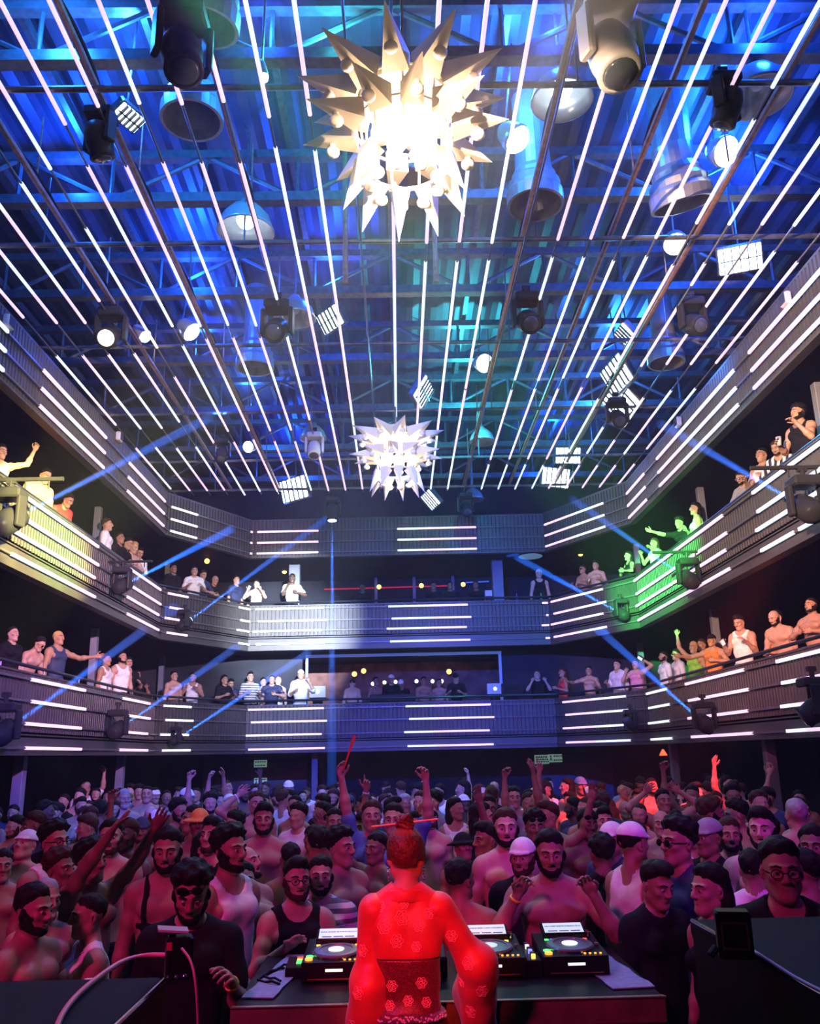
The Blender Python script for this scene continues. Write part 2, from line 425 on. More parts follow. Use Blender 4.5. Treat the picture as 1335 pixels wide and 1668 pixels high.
duct(872, 335, 9.5, 'ribbed duct mouth right of the nearer chandelier', .36)
duct(1085, 592, 9.3, 'round duct mouth in front of the far right light lines', .33)
duct(330, 45, 9.0, 'dark duct mouth at the upper left edge of the picture', .34, (.2, .1))
m_lensb = mat('lens_blue_white', (.70, .87, 1.0), .3, emit=(.70, .87, 1.0), estr=9.)
def dome(u, v, z, lab, r=.34, lit=False):
    p = atz(u, v, z); o = thing('dome_lamp', lab, 'lamp', p)
    prof = [(.08, .42), (.1, .36), (.2, .3), (.29, .18), (.335, .04), (.345, 0), (.33, .0), (.28, .16), (.18, .27), (.02, .3)]
    MB().lathe([(a*r/.34, b*r/.34) for a, b in prof], n=24).build('reflector', m_dome, o, smooth=True)
    MB().tube((0, 0, .4*r/.34), (0, 0, 10.7-z), .02, n=6).build('stem', m_steel, o)
    MB().ball((0, 0, .17*r/.34), .13 if lit else .075).build('bulb', m_lensb if lit else mat('pale_bulb', (.7, .75, .8), .2), o, smooth=True)
dome(1235, 160, 9.2, 'round dome reflector high on the right beside the red-lit fixture', .36)
dome(915, 165, 9.2, 'glassy dome lamp just right of the nearer chandelier', .34, True)
dome(400, 378, 9.1, 'dome reflector left of the chandelier at the third cross pipe', .38, True)
dome(480, 520, 9.2, 'dome reflector beside the moving head left of centre', .34)
dome(510, 715, 9.2, 'small dome reflector left of the farther chandelier', .3)
dome(785, 720, 9.2, 'small dome reflector right of the farther chandelier', .3)
dome(770, 815, 8.9, 'dome reflector over the back parapet right of centre', .3)

# ------------------------------------------------------------------ fixtures
m_fix = mat('fixture_black', (.025, .026, .03), .35, noise=.1)
m_fixg = mat('fixture_glass', (.05, .06, .09), .12)
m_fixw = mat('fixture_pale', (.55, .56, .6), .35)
BLUE = (.02, .14, 1.0); SKY = (.10, .38, 1.0); CYAN = (.04, .75, .85)
def lens_mat(nm, col, s): return mat(nm, col, .3, emit=col, estr=s)
m_lensb = lens_mat('lens_blue_white', (.70, .87, 1.0), 9.0)
m_lensy = lens_mat('lens_yellow', (1, .95, .5), 14.)
m_lensw = lens_mat('lens_warm', (1, .85, .55), 8.)
def moving_head(p, aim, lab, cat='stage light', s=1., up=True, lens=None, shell=None, pipe=False):
    """yoke fixture hanging from p, head pointing along aim"""
    sh = shell or m_fix
    o = thing('moving_head', lab, cat, p)
    MB().rbox((0, 0, .0), (.30*s, .26*s, .11*s), .02*s).build('base', sh, o)
    MB().tube((0, 0, .05*s), (0, 0, .16*s), .03*s).box((0, 0, .15*s), (.1*s, .05*s, .06*s)).build('clamp', m_fix, o)
    aim = np.asarray(aim, float); aim /= np.linalg.norm(aim)
    az = math.atan2(aim[1], aim[0])
    Rz = rotm('Z', az+PI/2)
    for sx in (-1, 1):
        MB().rbox(Rz @ V3(sx*.17*s, 0, -.2*s), (.05*s, .12*s, .34*s), .015*s, Rz).build('yoke_arm', sh, o)
    R = basis(aim); hc = V3(0, 0, -.3*s)
    h = MB().lathe([(.06*s, .2*s), (.11*s, .17*s), (.135*s, .08*s), (.14*s, -.03*s), (.125*s, -.12*s), (.13*s, -.18*s), (.105*s, -.185*s)], hc, 18, R).build('head', sh, o, smooth=True)
    MB().lathe([(.1*s, -.185*s), (.085*s, -.2*s), (.0, -.205*s)], hc, 18, R).build('lens', lens or m_fixg, h, smooth=True)
    if pipe:
        MB().tube((-.55*s, 0, .17*s), (.55*s, 0, .17*s), .025*s).build('pipe', m_fix, o)
        for x in (-.4*s, -.15*s, .15*s, .4*s): MB().tube((x, 0, .17*s), (x, 0, .06*s), .01*s, n=5).build('hook', m_fix, o)
    return V3(*p)+hc
# ceiling moving heads
for u, v, z, aim, lab, kw in [
    (165, 190, 8.75, (.2, .3, -1), 'black moving head with lit clamp on the inner left pipe, nearest left', {}),
    (452, 500, 8.75, (-.1, -.8, -.6), 'black moving head left of centre, between the two chandeliers', dict(s=1.25)),
    (857, 488, 8.75, (.05, -.8, -.6), 'black moving head right of centre, between the two chandeliers', dict(s=1.2)),
    (183, 512, 8.7, (0, -.9, -.6), 'black moving head with yellow lens above the left light lines', dict(s=1.2, lens=m_lensw)),
    (1125, 495, 8.75, (.2, -.8, -.5), 'black moving head on the far right pipe', dict(s=1.15)),
    (1178, 135, 8.75, (-.3, .3, -1), 'black moving head with red light among the right light lines', {}),
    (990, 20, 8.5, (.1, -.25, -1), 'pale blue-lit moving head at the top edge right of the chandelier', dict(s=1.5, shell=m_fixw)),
    (300, 30, 8.5, (.2, -.3, -1), 'moving head at the upper edge left of the chandelier', dict(s=1.3)),
    (1003, 655, 8.7, (0, -.8, -.6), 'black moving head in front of the bright lamp at the far right', dict(s=1.1)),
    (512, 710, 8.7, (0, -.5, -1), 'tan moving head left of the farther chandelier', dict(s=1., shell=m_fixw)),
    (612 - 250, 720, 8.7, (0, -.6, -1), 'small fixture above the rear left light lines', dict(s=.9)),
    (541, 815, 8.55, (.005, -.045, -1), 'moving head over the back parapet throwing the tall blue beam', dict(s=1.1, lens=m_lensb)),
    (758, 808, 8.6, (.1, -.7, -.7), 'moving head over the back parapet right of the farther chandelier', dict(s=1.1))]:
    moving_head(atz(u, v, z), aim, lab, **kw)

# small white floods on the top parapet edge
for u, v in [(8, 525), (190, 712), (1285, 488), (1108, 688)]:
    side = -1 if u < 600 else 1
    p = atx(u, v, -5.42 if side < 0 else 5.48)
    o = thing('flood_light', f'small pale square flood light on the {"left" if side < 0 else "right"} parapet edge, {"nearer" if v < 600 else "farther"} one', 'light', p)
    MB().rbox((-side*.05, 0, 0), (.1, .2, .18), .02).build('housing', m_fixw, o)
    MB().box((-side*.103, 0, 0), (.006, .16, .14)).build('glass', m_fixg, o)
    MB().tube((0, 0, 0), (side*.1, 0, .02), .015, n=6).build('arm', m_fix, o)

# wash lights: cans with a glowing blue-white face up among the beams
WASH = [(210, 192, 9.35, .20), (312, 541, 9.3, .26), (236, 548, 9.3, .18), (537, 521, 9.3, .24), (843, 228, 9.3, .26), (1183, 247, 9.4, .28), (1205, 422, 9.3, .36),
        (1100, 398, 9.4, .26), (478, 797, 8.9, .40), (1010, 655, 9.1, .42), (905, 778, 9.0, .34), (789, 592, 9.2, .26), (925, 742, 9.0, .26),
        (1003, 612, 9.3, .4), (404, 728, 9.1, .2), (690, 640, 9.2, .34), (700, 815, 8.9, .34), (430, 125, 8.95, .07), (1015, 545, 9.3, .2)]
places = ['beside the nearest left moving head', 'large bright one left of centre under the third cross pipe', 'small one beside the yellow-lensed fixture', 'left of the central light line at mid hall',
 'right of the nearer chandelier', 'high on the right behind the light lines', 'large one above the right side parapet', 'behind the right duct elbow',
 'at the back end left of centre', 'brightest one at the rear right', 'over the back right corner', 'right of the middle, mid ceiling', 'rear right behind the last light lines',
 'above the rear right bright lamp', 'left of the farther chandelier', 'directly behind the farther chandelier', 'over the back parapet just right of centre', 'tiny one on the light line left of the chandelier', 'small one right of centre at mid ceiling']
wash_pos = []
rw = random.Random(5)
for k, ((u, v, z, r), pl) in enumerate(zip(WASH, places)):
    p = atz(u, v, z); aim = CAMP+V3(0, 2, 2)-p; aim = aim/np.linalg.norm(aim)*V3(.35, .35, 1)+V3(rw.uniform(-.55, .55), rw.uniform(-.4, .3), 0); R = basis(aim); r *= .72
    o = thing('wash_light', 'glowing blue-white ceiling lamp '+pl, 'lamp', p)
    if k % 3 == 0 or r > .24:
        r *= 1.45 if p[1] > 12 else 1.1
        MB().rbox(R @ V3(0, 0, .07), (2.3*r, 1.5*r, .12), .02, R).build('housing', m_steel, o)
        MB().rbox(R @ V3(0, 0, .0), (2.1*r, 1.3*r, .03), .01, R).build('lens', m_lensb, o)
        lv = MB()
        for j in range(-2, 3): lv.box(R @ V3(j*.4*r, 0, -.03), (.012, 1.35*r, .05), R)
        lv.box(R @ V3(0, 0, -.03), (2.1*r, .012, .05), R).build('louver', m_fix, o)
    else:
        MB().lathe([(r*.5, .28), (r*.7, .22), (r*.9, .1), (r*.98, .02), (r*.93, 0)], n=18, R=R).build('housing', m_dome, o, smooth=True)
        MB().lathe([(r*.95, .01), (r*.7, -.05), (r*.3, -.08), (0, -.085)], n=18, R=R).build('lens', m_lensb, o, smooth=True)
    MB().tube(R @ V3(0, 0, .25 if not (k % 3 == 0 or r > .24) else .1), (0, 0, 10.7-z), .014, n=5).build('hanger', m_steel, o)
    wash_pos.append(p)

# fixtures hanging in front of the balcony fronts
def front_fix(key, u, v, side, lab, aim, **kw):
    if side == 'l': p = atx(u, v, -5.15)
    elif side == 'r': p = atx(u, v, 5.22)
    elif side == 'lc': a, d, n, L = face(1); p = atpl(u, v, a+n*.3, n)
    elif side == 'rc': a, d, n, L = face(3); p = atpl(u, v, a+n*.3, n)
    else: a, d, n, L = face(2); p = atpl(u, v, a+n*.3, n)
    q = p+V3(0, 0, .3*kw.get('s', 1))
    if key in BEAM_TO: aim = BEAM_TO[key]-(q+V3(0, 0, -.3*kw.get('s', 1)))
    h = moving_head(q, aim, lab, **kw)
    fx[key] = (h, aim/np.linalg.norm(aim) if key in BEAM_TO else None, kw.get('s', 1))
fx = {}
BEAM_TO = {'UL1': atz(345, 678, 8.6), 'UL2': atz(379, 861, 7.42), 'UL3': atz(535, 842, 8.4), 'LL1': atz(236, 1025, 4.93), 'LL2': atz(378, 1059, 4.93), 'LL3': atz(504, 1062, 4.93),
           'UR1': atz(1075, 690, 8.6), 'UR2': atz(930, 812, 8.5), 'UR3': atz(840, 907, 7.42), 'LR2': atz(985, 1034, 4.93)}
front_fix('UL1', 12, 850, 'l', 'large black moving head on the left end of the upper balcony front', (1, .3, -.5), s=1.25, pipe=True)
front_fix('UL2', 198, 955, 'l', 'black moving head with yellow lens on the left upper balcony front', (.35, -.8, -.5), s=1.0, pipe=True, lens=m_lensy)
front_fix('UL3', 300, 1017, 'lc', 'moving head with blue-white lens on the left corner of the upper balcony', (.5, -.3, .7), s=.95, lens=m_lensb)
front_fix('UR1', 1315, 830, 'r', 'large blue-lit moving head at the right end of the upper balcony front', (-1, .2, -.5), s=1.2, pipe=True)
front_fix('UR2', 1122, 945, 'r', 'black moving head by the green-lit part of the upper balcony front', (-.8, -.4, -.6), s=1.1, pipe=True)
front_fix('UR3', 1012, 1000, 'rc', 'moving head at the right corner of the upper balcony front', (-.6, -.2, .6), s=.95)
front_fix('LL1', 4, 1195, 'l', 'dark moving head at the left end of the lower balcony front', (.5, .5, .5), s=1.1)
front_fix('LL2', 190, 1190, 'l', 'dark moving head on the left of the lower balcony front', (.6, .2, .5), s=1.05)
front_fix('LL3', 286, 1205, 'lc', 'moving head with dazzling yellow lens on the left corner of the lower balcony', (.2, -1, .1), s=.8, lens=m_lensy)
front_fix('LR1', 1330, 1155, 'r', 'dark moving head at the right end of the lower balcony front', (-.6, .2, -.4), s=1.1)
front_fix('LR2', 1148, 1180, 'r', 'dark moving head on the right of the lower balcony front', (-.6, .3, .6), s=1.05)
front_fix('LR3', 1027, 1180, 'rc', 'moving head at the right corner of the lower balcony front', (-.5, -.3, .5), s=.9)

# ------------------------------------------------------------------ star chandeliers
m_star = mat('cream_star_metal', (.80, .74, .66), .4, noise=.08, scale=5)
m_edge = mat('dark_star_seam', (.25, .2, .16), .5)
m_bulb = mat('chandelier_bulb', (1, .85, .65), .3, emit=(1, .82, .58), estr=18)
m_bulb2 = mat('frosted_bulb', (.9, .80, .74), .15, noise=.03)
def spike(mb, c, d, w, L, tw=0.):
    """four-sided pyramid from base centre c along d"""
    d = d/np.linalg.norm(d); R = basis(-d); base = []
    for k in range(4):
        a = PI/4+k*PI/2+tw
        base.append(np.asarray(c)+R @ V3(w*math.cos(a), w*math.sin(a), 0))
    tip = np.asarray(c)+d*L
    mb.add(base+[tip], [(0, 1, 4), (1, 2, 4), (2, 3, 4), (3, 0, 4), (3, 2, 1, 0)])
def chandelier(p, s, lab, rz):
    o = thing('star_chandelier', lab, 'chandelier', p, rz)
    def ring(n, r, z, el, w, L, ph, bulb_t, glow):
        for k in range(n):
            a = 2*PI*(k+ph)/n; e = V3(math.cos(a), math.sin(a), 0)
            d = e*math.cos(el)+V3(0, 0, math.sin(el))
            c = e*r+V3(0, 0, z)
            mb = MB(); spike(mb, c*s, d, w*s, L*s); sp = mb.build('star_point', m_star, o)
            q = (c+d*L*bulb_t)*s; nrm = V3(0, 0, -1)*math.cos(el)+e*math.sin(el)
            b = MB().tube(q, q+nrm*.09*s, .028*s, n=8).ball(q+nrm*.135*s, V3(.062, .062, .05)*s, 12, 8)
            b.build('bulb', m_bulb if glow(k) else m_bulb2, sp, smooth=True)
    ring(10, .42, .30, .22, .17, .56, 0, .42, lambda k: False)
    ring(10, .44, -.04, -.06, .15, .50, .5, .45, lambda k: False)
    ring(9, .36, -.42, -1.15, .12, .46, .2, .35, lambda k: k in (2, 5, 8))
    # frame: rings, uprights, crown
    fr = MB(); N = 18
    for r, z, t in [(.42, .30, .014), (.44, -.04, .014), (.36, -.40, .02)]:
        pts = [(r*s*math.cos(2*PI*k/N), r*s*math.sin(2*PI*k/N), z*s) for k in range(N+1)]
        fr.path(pts, t*s, n=6)
    for k in range(9):
        a = 2*PI*(k+.5)/9; fr.tube((.43*s*math.cos(a), .43*s*math.sin(a), .3*s), (.36*s*math.cos(a), .36*s*math.sin(a), -.4*s), .012*s, n=6)
    fr.build('frame', m_star, o)
    dr = MB().lathe([(.1*s, .55*s), (.3*s, .5*s), (.41*s, .31*s), (.40*s, .25*s), (.28*s, .42*s), (.1*s, .46*s)], n=18); dr.build('crown', m_star, o)
    for k in range(7):
        a = 2*PI*k/7; r = .24 if k else 0
        MB().ball((r*s*math.cos(a), r*s*math.sin(a), -.12*s+.1*s*(k % 2)), .075*s).build('glowing_bulb', m_bulb, o, smooth=True)
    MB().tube((0, 0, .5*s), (0, 0, 10.7-p[2]), .015, n=6).build('chain_rod', m_rust, o)
PC1, PC2 = atz(658, 205, 7.75), atz(645, 738, 7.75)
chandelier(PC1, 1.0, 'nearer star-shaped chandelier with cream spikes and glowing bulbs, high above the dance floor', .15)
chandelier(PC2, .95, 'farther star-shaped chandelier, dazzling, near the back parapet', .5)

# ------------------------------------------------------------------ lights
WARM = (1.0, .66, .36)
for p, e in ((PC1, 380), (PC2, 600)):
    light('POINT', 'chandelier_glow', p+V3(0, 0, -.12), WARM, e, shadow_soft_size=.22)
BL = [(210, 192, 9.3, 260), (312, 541, 9.0, 300), (537, 521, 9.3, 200), (843, 228, 9.4, 260), (1183, 247, 9.5, 320), (1205, 422, 9.2, 320), (60, 60, 9.6, 220),
      (905, 135, 9.4, 150), (478, 797, 9.2, 150), (1010, 655, 9.3, 330), (905, 778, 9.2, 180), (430, 110, 9.6, 160), (404, 728, 9.2, 120), (110, 330, 9.6, 180), (330, 640, 9.2, 150), (1120, 330, 9.4, 200), (1260, 90, 9.6, 200)]
for k, (u, v, z, e) in enumerate(BL):
    light('POINT', 'blue_wash', atz(u, v, z)*V3(1, 1, 0)+V3(0, -.1, 10.12), (.006, .09, 1.0) if k % 3 else (.02, .22, 1.0), e*1.25, shadow_soft_size=.15)
light('POINT', 'teal_wash', atz(545, 75, 9.9), CYAN, 260, shadow_soft_size=.15)
light('POINT', 'teal_wash', atz(760, 680, 9.3), CYAN, 330, shadow_soft_size=.15)
# ------------------------------------------------------------------ figures: smooth implicit bodies meshed with surface nets
def smin(a, b, k):
    h = np.maximum(k-np.abs(a-b), 0)/k
    return np.minimum(a, b)-h*h*k*.25
def smax(a, b, k): return -smin(-a, -b, k)
class Fig:
    def __init__(s): s.p = []; s.marks = {}
    def cap(s, g, a, b, ra, rb, k=.03, sub=False):
        a = np.asarray(a, float); b = np.asarray(b, float); m = max(ra, rb)
        s.p.append((g, 'c', (a, b, ra, rb), k, sub, np.minimum(a, b)-m, np.maximum(a, b)+m))
    def ell(s, g, c, r, R=None, k=.03, sub=False):
        c = np.asarray(c, float); r = np.ones(3)*r; R = np.eye(3) if R is None else R
        e = np.abs(R) @ r
        s.p.append((g, 'e', (c, r, R), k, sub, c-e, c+e))
    def ev(s, groups, axes, off=0., kmul=1.):
        X, Y, Z = axes; D = np.full((len(X), len(Y), len(Z)), 1., np.float32)
        for g, kd, q, k, sub, lo, hi in s.p:
            if g not in groups: continue
            k = k*kmul; m = k+.05+abs(off)
            sl = []
            for A, l, h in zip(axes, lo, hi):
                i0 = max(0, np.searchsorted(A, l-m)-1); i1 = min(len(A), np.searchsorted(A, h+m)+1); sl.append((i0, i1))
            if any(b-a < 1 for a, b in sl): continue
            x = X[sl[0][0]:sl[0][1]][:, None, None]; y = Y[sl[1][0]:sl[1][1]][None, :, None]; z = Z[sl[2][0]:sl[2][1]][None, None, :]
            if kd == 'c':
                a, b, ra, rb = q; d = b-a; L2 = max(d@d, 1e-9)
                px, py, pz = x-a[0], y-a[1], z-a[2]
                t = np.clip((px*d[0]+py*d[1]+pz*d[2])/L2, 0, 1)
                v = np.sqrt((px-t*d[0])**2+(py-t*d[1])**2+(pz-t*d[2])**2)-(ra+(rb-ra)*t)
            else:
                c, r, R = q; px, py, pz = x-c[0], y-c[1], z-c[2]
                u = [(R[0, i]*px+R[1, i]*py+R[2, i]*pz) for i in range(3)]
                k0 = np.sqrt(sum((u[i]/r[i])**2 for i in range(3))); k1 = np.sqrt(sum((u[i]/r[i]**2)**2 for i in range(3)))
                v = k0*(k0-1)/np.maximum(k1, 1e-6)
                v = np.where(k0 < .3, -min(r)*.7, v)
            S = D[sl[0][0]:sl[0][1], sl[1][0]:sl[1][1], sl[2][0]:sl[2][1]]
            S[...] = smax(S, -v, k) if sub else smin(S, v-off, k)
        return D
def axis(lo, hi, coarse, zones):
    pts = [lo]; x = lo
    while x < hi:
        h = coarse
        for a, b, hh in zones:
            if a-.004 <= x < b: h = min(h, hh)
            elif x < a < x+h: h = max(min(h, a-x), .003)
        x += h; pts.append(x)
    return np.array(pts)
def nets(D, axes):
    ins = D < 0; X, Y, Z = axes
    c = np.zeros(tuple(n-1 for n in D.shape), np.int8)
    for i in (0, 1):
        for j in (0, 1):
            for k in (0, 1): c += ins[i:D.shape[0]-1+i, j:D.shape[1]-1+j, k:D.shape[2]-1+k]
    I, J, K = np.nonzero((c > 0) & (c < 8))
    idx = np.full(c.shape, -1, np.int64); idx[I, J, K] = np.arange(len(I))
    acc = np.zeros((len(I), 3)); cnt = np.zeros(len(I))
    cor = [(i, j, k) for i in (0, 1) for j in (0, 1) for k in (0, 1)]
    for a in cor:
        for b in cor:
            if sum(abs(p-q) for p, q in zip(a, b)) != 1 or a > b: continue
            da = D[I+a[0], J+a[1], K+a[2]]; db = D[I+b[0], J+b[1], K+b[2]]
            m = (da < 0) != (db < 0); t = np.where(m, da/np.where(m, da-db, 1), 0)
            pa = np.stack([X[I+a[0]], Y[J+a[1]], Z[K+a[2]]], 1); pb = np.stack([X[I+b[0]], Y[J+b[1]], Z[K+b[2]]], 1)
            acc += np.where(m[:, None], pa+(pb-pa)*t[:, None], 0); cnt += m
    V = acc/np.maximum(cnt, 1)[:, None]
    Q = []
    for ax in range(3):
        s0 = [slice(None)]*3; s1 = [slice(None)]*3
        s0[ax] = slice(0, -1); s1[ax] = slice(1, None)
        A, B = ins[tuple(s0)], ins[tuple(s1)]
        i, j, k = np.nonzero(A != B); P = np.stack([i, j, k], 1)
        o1, o2 = (ax+1) % 3, (ax+2) % 3
        ok = (P[:, o1] > 0) & (P[:, o2] > 0) & (P[:, o1] < D.shape[o1]-1) & (P[:, o2] < D.shape[o2]-1); P = P[ok]
        def g(d1, d2):
            q = P.copy(); q[:, o1] -= d1; q[:, o2] -= d2; return idx[q[:, 0], q[:, 1], q[:, 2]]
        q = np.stack([g(1, 1), g(0, 1), g(0, 0), g(1, 0)], 1)
        fl = ~A[P[:, 0], P[:, 1], P[:, 2]]
        q[fl] = q[fl][:, ::-1]; Q.append(q)
    Q = np.concatenate(Q); Q = Q[(Q >= 0).all(1)]
    return V, Q
def mesh_np(name, V, Q):
    me = bpy.data.meshes.new(name)
    me.vertices.add(len(V)); me.vertices.foreach_set('co', V.astype(np.float32).ravel())
    me.loops.add(len(Q)*4); me.loops.foreach_set('vertex_index', Q.astype(np.int32).ravel())
    me.polygons.add(len(Q)); me.polygons.foreach_set('loop_start', np.arange(0, len(Q)*4, 4, dtype=np.int32)); me.polygons.foreach_set('loop_total', np.full(len(Q), 4, np.int32))
    me.update(calc_edges=True); me.validate(); me.shade_smooth(); me.materials.append(None)
    return me
nrm = lambda v: np.asarray(v, float)/np.linalg.norm(v)
RES = {'hi': (.0065, .0125, .03, .0065), 'mid': (.0085, .017, .045, .009), 'lo': (.0125, .024, .06, .013)}
ARM = {  # upper-arm and forearm directions for the person's left (+x) arm, hand curl
 'down': ((.22, .05, -1), (.1, -.25, -1), .35), 'up': ((.35, -.15, .9), (-.05, -.15, 1), .25), 'upout': ((.8, -.2, .55), (.25, -.2, 1), .25), 'fist': ((.45, -.25, .75), (.0, -.1, 1), 1.1),
 'bent': ((.35, -.15, -.9), (-.35, -.85, .25), .5), 'phone': ((.30, -.55, -.75), (-.35, -.55, .8), .9), 'clap': ((.35, -.45, -.8), (-.55, -.6, .55), .3), 'lean': ((.25, -.35, -.9), (-.55, -.85, -.1), .4),
 'elbow': ((.55, -.35, -.7), (-.85, -.35, .15), .4), 'point': ((.35, -.35, .85), (.1, -.2, 1), .2), 'hip': ((.75, .1, -.75), (-.75, -.15, -.5), .5), 'back': ((.2, .3, -.95), (-.5, .35, -.6), .4),
 'hold': ((.25, -.25, -.9), (-.15, -.8, .55), .9), 'face': ((.4, -.5, -.5), (-.55, -.3, .95), .8), 'head': ((.85, -.1, .5), (-.75, .1, .55), .4), 'out': ((.9, -.35, -.25), (.45, -.85, .1), .3), 'reach': ((.2, -.75, .55), (.1, -.6, .85), .15)}
ARCHS = {}
def arch(name, L='down', R='down', lean=0., yaw=0., pitch=0., roll=0., build='m', det='mid', beard=0, twist=0.):
    F = Fig(); B = {'m': 1., 'l': 1.13, 's': .9, 'f': .84}[build]; fem = build == 'f'
    piv = V3(0, 0, .98); RL = rotm('Z', twist) @ rotm('X', lean)
    T = lambda p: piv+RL @ (np.asarray(p, float)-piv)
    # torso
    F.ell('torso', T((0, .01, 1.30)), (.155*B, .105*B, .19), RL, .05)
    for s in (-1, 1):
        F.ell('torso', T((s*.075*B, -.072*B, 1.345 if not fem else 1.31)), (.082*B, .045 if not fem else .065, .06), RL, .03)
        F.cap('torso', T((s*.03, .015, 1.50)), T((s*.152*B, .01, 1.435)), .05, .058*B, .05)
        F.ell('torso', T((s*.10*B, .06, 1.33)), (.07*B, .045, .11), RL, .04)
        F.ell('torso', T((s*.105*B, .0, 1.2)), (.05*B, .07, .11), RL, .04)
    F.ell('torso', T((0, -.005, 1.10)), (.135*B if not fem else .115, .095*B, .15), RL, .06)
    F.ell('torso', (0, .005, .95), (.155*(1.08 if fem else B), .11, .11), None, .06)
    F.ell('torso', (.075, .06, .91), (.08, .075, .085), None, .04); F.ell('torso', (-.075, .06, .91), (.08, .075, .085), None, .04)
    # legs and shoes
    for s in (-1, 1):
        F.cap('leg', (s*.09, 0, .90), (s*.10, -.005, .50), .085, .055, .04); F.cap('leg', (s*.10, -.005, .50), (s*.105, .02, .09), .054, .036, .03)
        F.ell('leg', (s*.102, .025, .36), (.05, .055, .11), None, .03)
        F.cap('foot', (s*.105, .03, .045), (s*.125, -.15, .035), .042, .036, .03)
    # head, carried on the neck
    hp = T((0, .015, 1.55)); RH = RL @ rotm('Z', yaw) @ rotm('X', pitch) @ rotm('Y', roll)
    Hh = lambda x, y, z: hp+RH @ V3(x, y-.015, z-1.55)
    F.cap('neck', T((0, .03, 1.44)), Hh(0, .015, 1.60), .056*(B if not fem else .8), .052*(1 if not fem else .85), .035)
    F.ell('head', Hh(0, .014, 1.692), (.0765, .096, .09), RH, .02); F.ell('head', Hh(0, -.022, 1.632), (.061, .072, .085), RH, .03)
    F.ell('head', Hh(0, -.072, 1.562), (.026, .022, .02), RH, .03)
    for s in (-1, 1):
        F.cap('head', Hh(s*.052, .0, 1.60), Hh(s*.02, -.062, 1.564), .022, .018, .03)
        F.ell('head', Hh(s*.041, -.062, 1.642), (.022, .02, .018), RH, .02)
        F.cap('head', Hh(s*.012, -.088, 1.687), Hh(s*.05, -.070, 1.688), .010, .009, .012)
        F.ell('head', Hh(s*.031, -.096, 1.664), (.019, .014, .012), RH, .012, sub=True)
        F.ell('head', Hh(s*.012, -.1, 1.632), (.0095, .012, .008), RH, .008)
        F.ell('head', Hh(s*.078, .012, 1.652), (.011, .021, .032), RH @ rotm('Z', s*.35), .008)
        F.ell('head', Hh(s*.082, .006, 1.652), (.006, .01, .018), RH, .004, sub=True)
    F.cap('head', Hh(0, -.088, 1.685), Hh(0, -.110, 1.640), .008, .0125, .012)
    F.cap('head', Hh(-.02, -.083, 1.600), Hh(.02, -.083, 1.600), .006, .006, .008); F.cap('head', Hh(0, -.09, 1.601), Hh(0, -.089, 1.6), .007, .007, .008)
    F.cap('head', Hh(-.016, -.082, 1.587), Hh(.016, -.082, 1.587), .0075, .0075, .008)
    F.cap('head', Hh(-.022, -.094, 1.5935), Hh(.022, -.094, 1.5935), .004, .004, .004, sub=True)
    rh, rt, rl, rf = RES[det]
    hz = Hh(0, -.01, 1.66); zones = [[(hz[i]-.115, hz[i]+.115, rh)] for i in range(3)]; zones[1] = [(hz[1]-.14, hz[1]+.13, rh)]; zones[2] = [(hz[2]-.14, hz[2]+.125, rh)]
    hands = {}
    fr = {'hi': .0088, 'mid': .0098, 'lo': .0125}[det]
    for s, pose in ((1, L), (-1, R)):
        (u, f, curl) = ARM[pose] if isinstance(pose, str) else pose
        u = RL @ nrm(V3(s*u[0], u[1], u[2])); f = RL @ nrm(V3(s*f[0], f[1], f[2]))
        sh = T((s*.170*B, .012, 1.425+(.03 if u[2] > .2 else 0))); el = sh+u*.29; wr = el+f*.255
        F.ell('delt', sh+u*.03, (.064*B, .062*B, .07), RL, .04)
        F.cap('uarm', sh, el, .052*B, .041*B, .03); F.ell('uarm', sh+u*.15+RL @ V3(0, -.012, 0), .047*B, None, .03)
        F.cap('farm', el, wr, .042*B, .027*(1 if not fem else .85), .02); F.ell('farm', el+f*.07, .045*B, None, .03)
        F.marks[('hem', s)] = (sh, el)
        # hand: palm, four fingers of different length, thumb from the side of the palm
        side = nrm(np.cross(f, V3(0, -1, .2)+RL @ V3(-s*.6, 0, 0))); pn = nrm(np.cross(side, f))       # palm normal
        if pn @ V3(-s, -1, 0) < 0: pn = -pn; side = -side
        thumb_dir = side if side @ V3(-s*.3, -.3, 1) > 0 else -side
        Rp = np.stack([thumb_dir, pn, f], 1)
        pc = wr+f*.05
        F.ell('hand', pc, (.042, .018, .052), Rp, .015)
        ends = [wr]
        for q, (o, ln, ba) in enumerate([(.031, .072, .088), (.0105, .08, .092), (-.0105, .074, .089), (-.031, .058, .08)]):
            p = wr+thumb_dir*o*(1.1 if det != 'lo' else 1.35)+f*ba; a = curl*.9+.06*q
            cq = 0.
            if pose == 'point' and q > 0: a = 1.5
            for seg in range(3):
                ln3 = ln*(.45, .31, .24)[seg]; cq += a*(.6, .7, .5)[seg]
                d = nrm(f*math.cos(cq)+pn*math.sin(cq)+thumb_dir*o*(2.5 if seg == 0 else 1.))
                p2 = p+d*ln3; F.cap('hand', p, p2, fr*(1-.08*seg), fr*(.92-.08*seg), .004); p = p2
            ends.append(p)
        tb = wr+thumb_dir*.03+f*.03; t1 = tb+nrm(thumb_dir*.75+f*.65+pn*.25)*.045; t2 = t1+nrm(thumb_dir*(.35-curl*.3)+f*.85+pn*(.25+curl*.5))*.045
        F.cap('hand', tb, t1, .0135, fr*1.15, .01); F.cap('hand', t1, t2, fr*1.1, fr, .004); ends.append(t2)
        e = np.array(ends+[pc])
        for i in range(3): zones[i].append((e[:, i].min()-.016, e[:, i].max()+.016, rf))
        hands[s] = dict(wrist=wr, palm=pc+pn*.03, dir=f, pn=pn, thumb=thumb_dir, farm=el+f*.21)
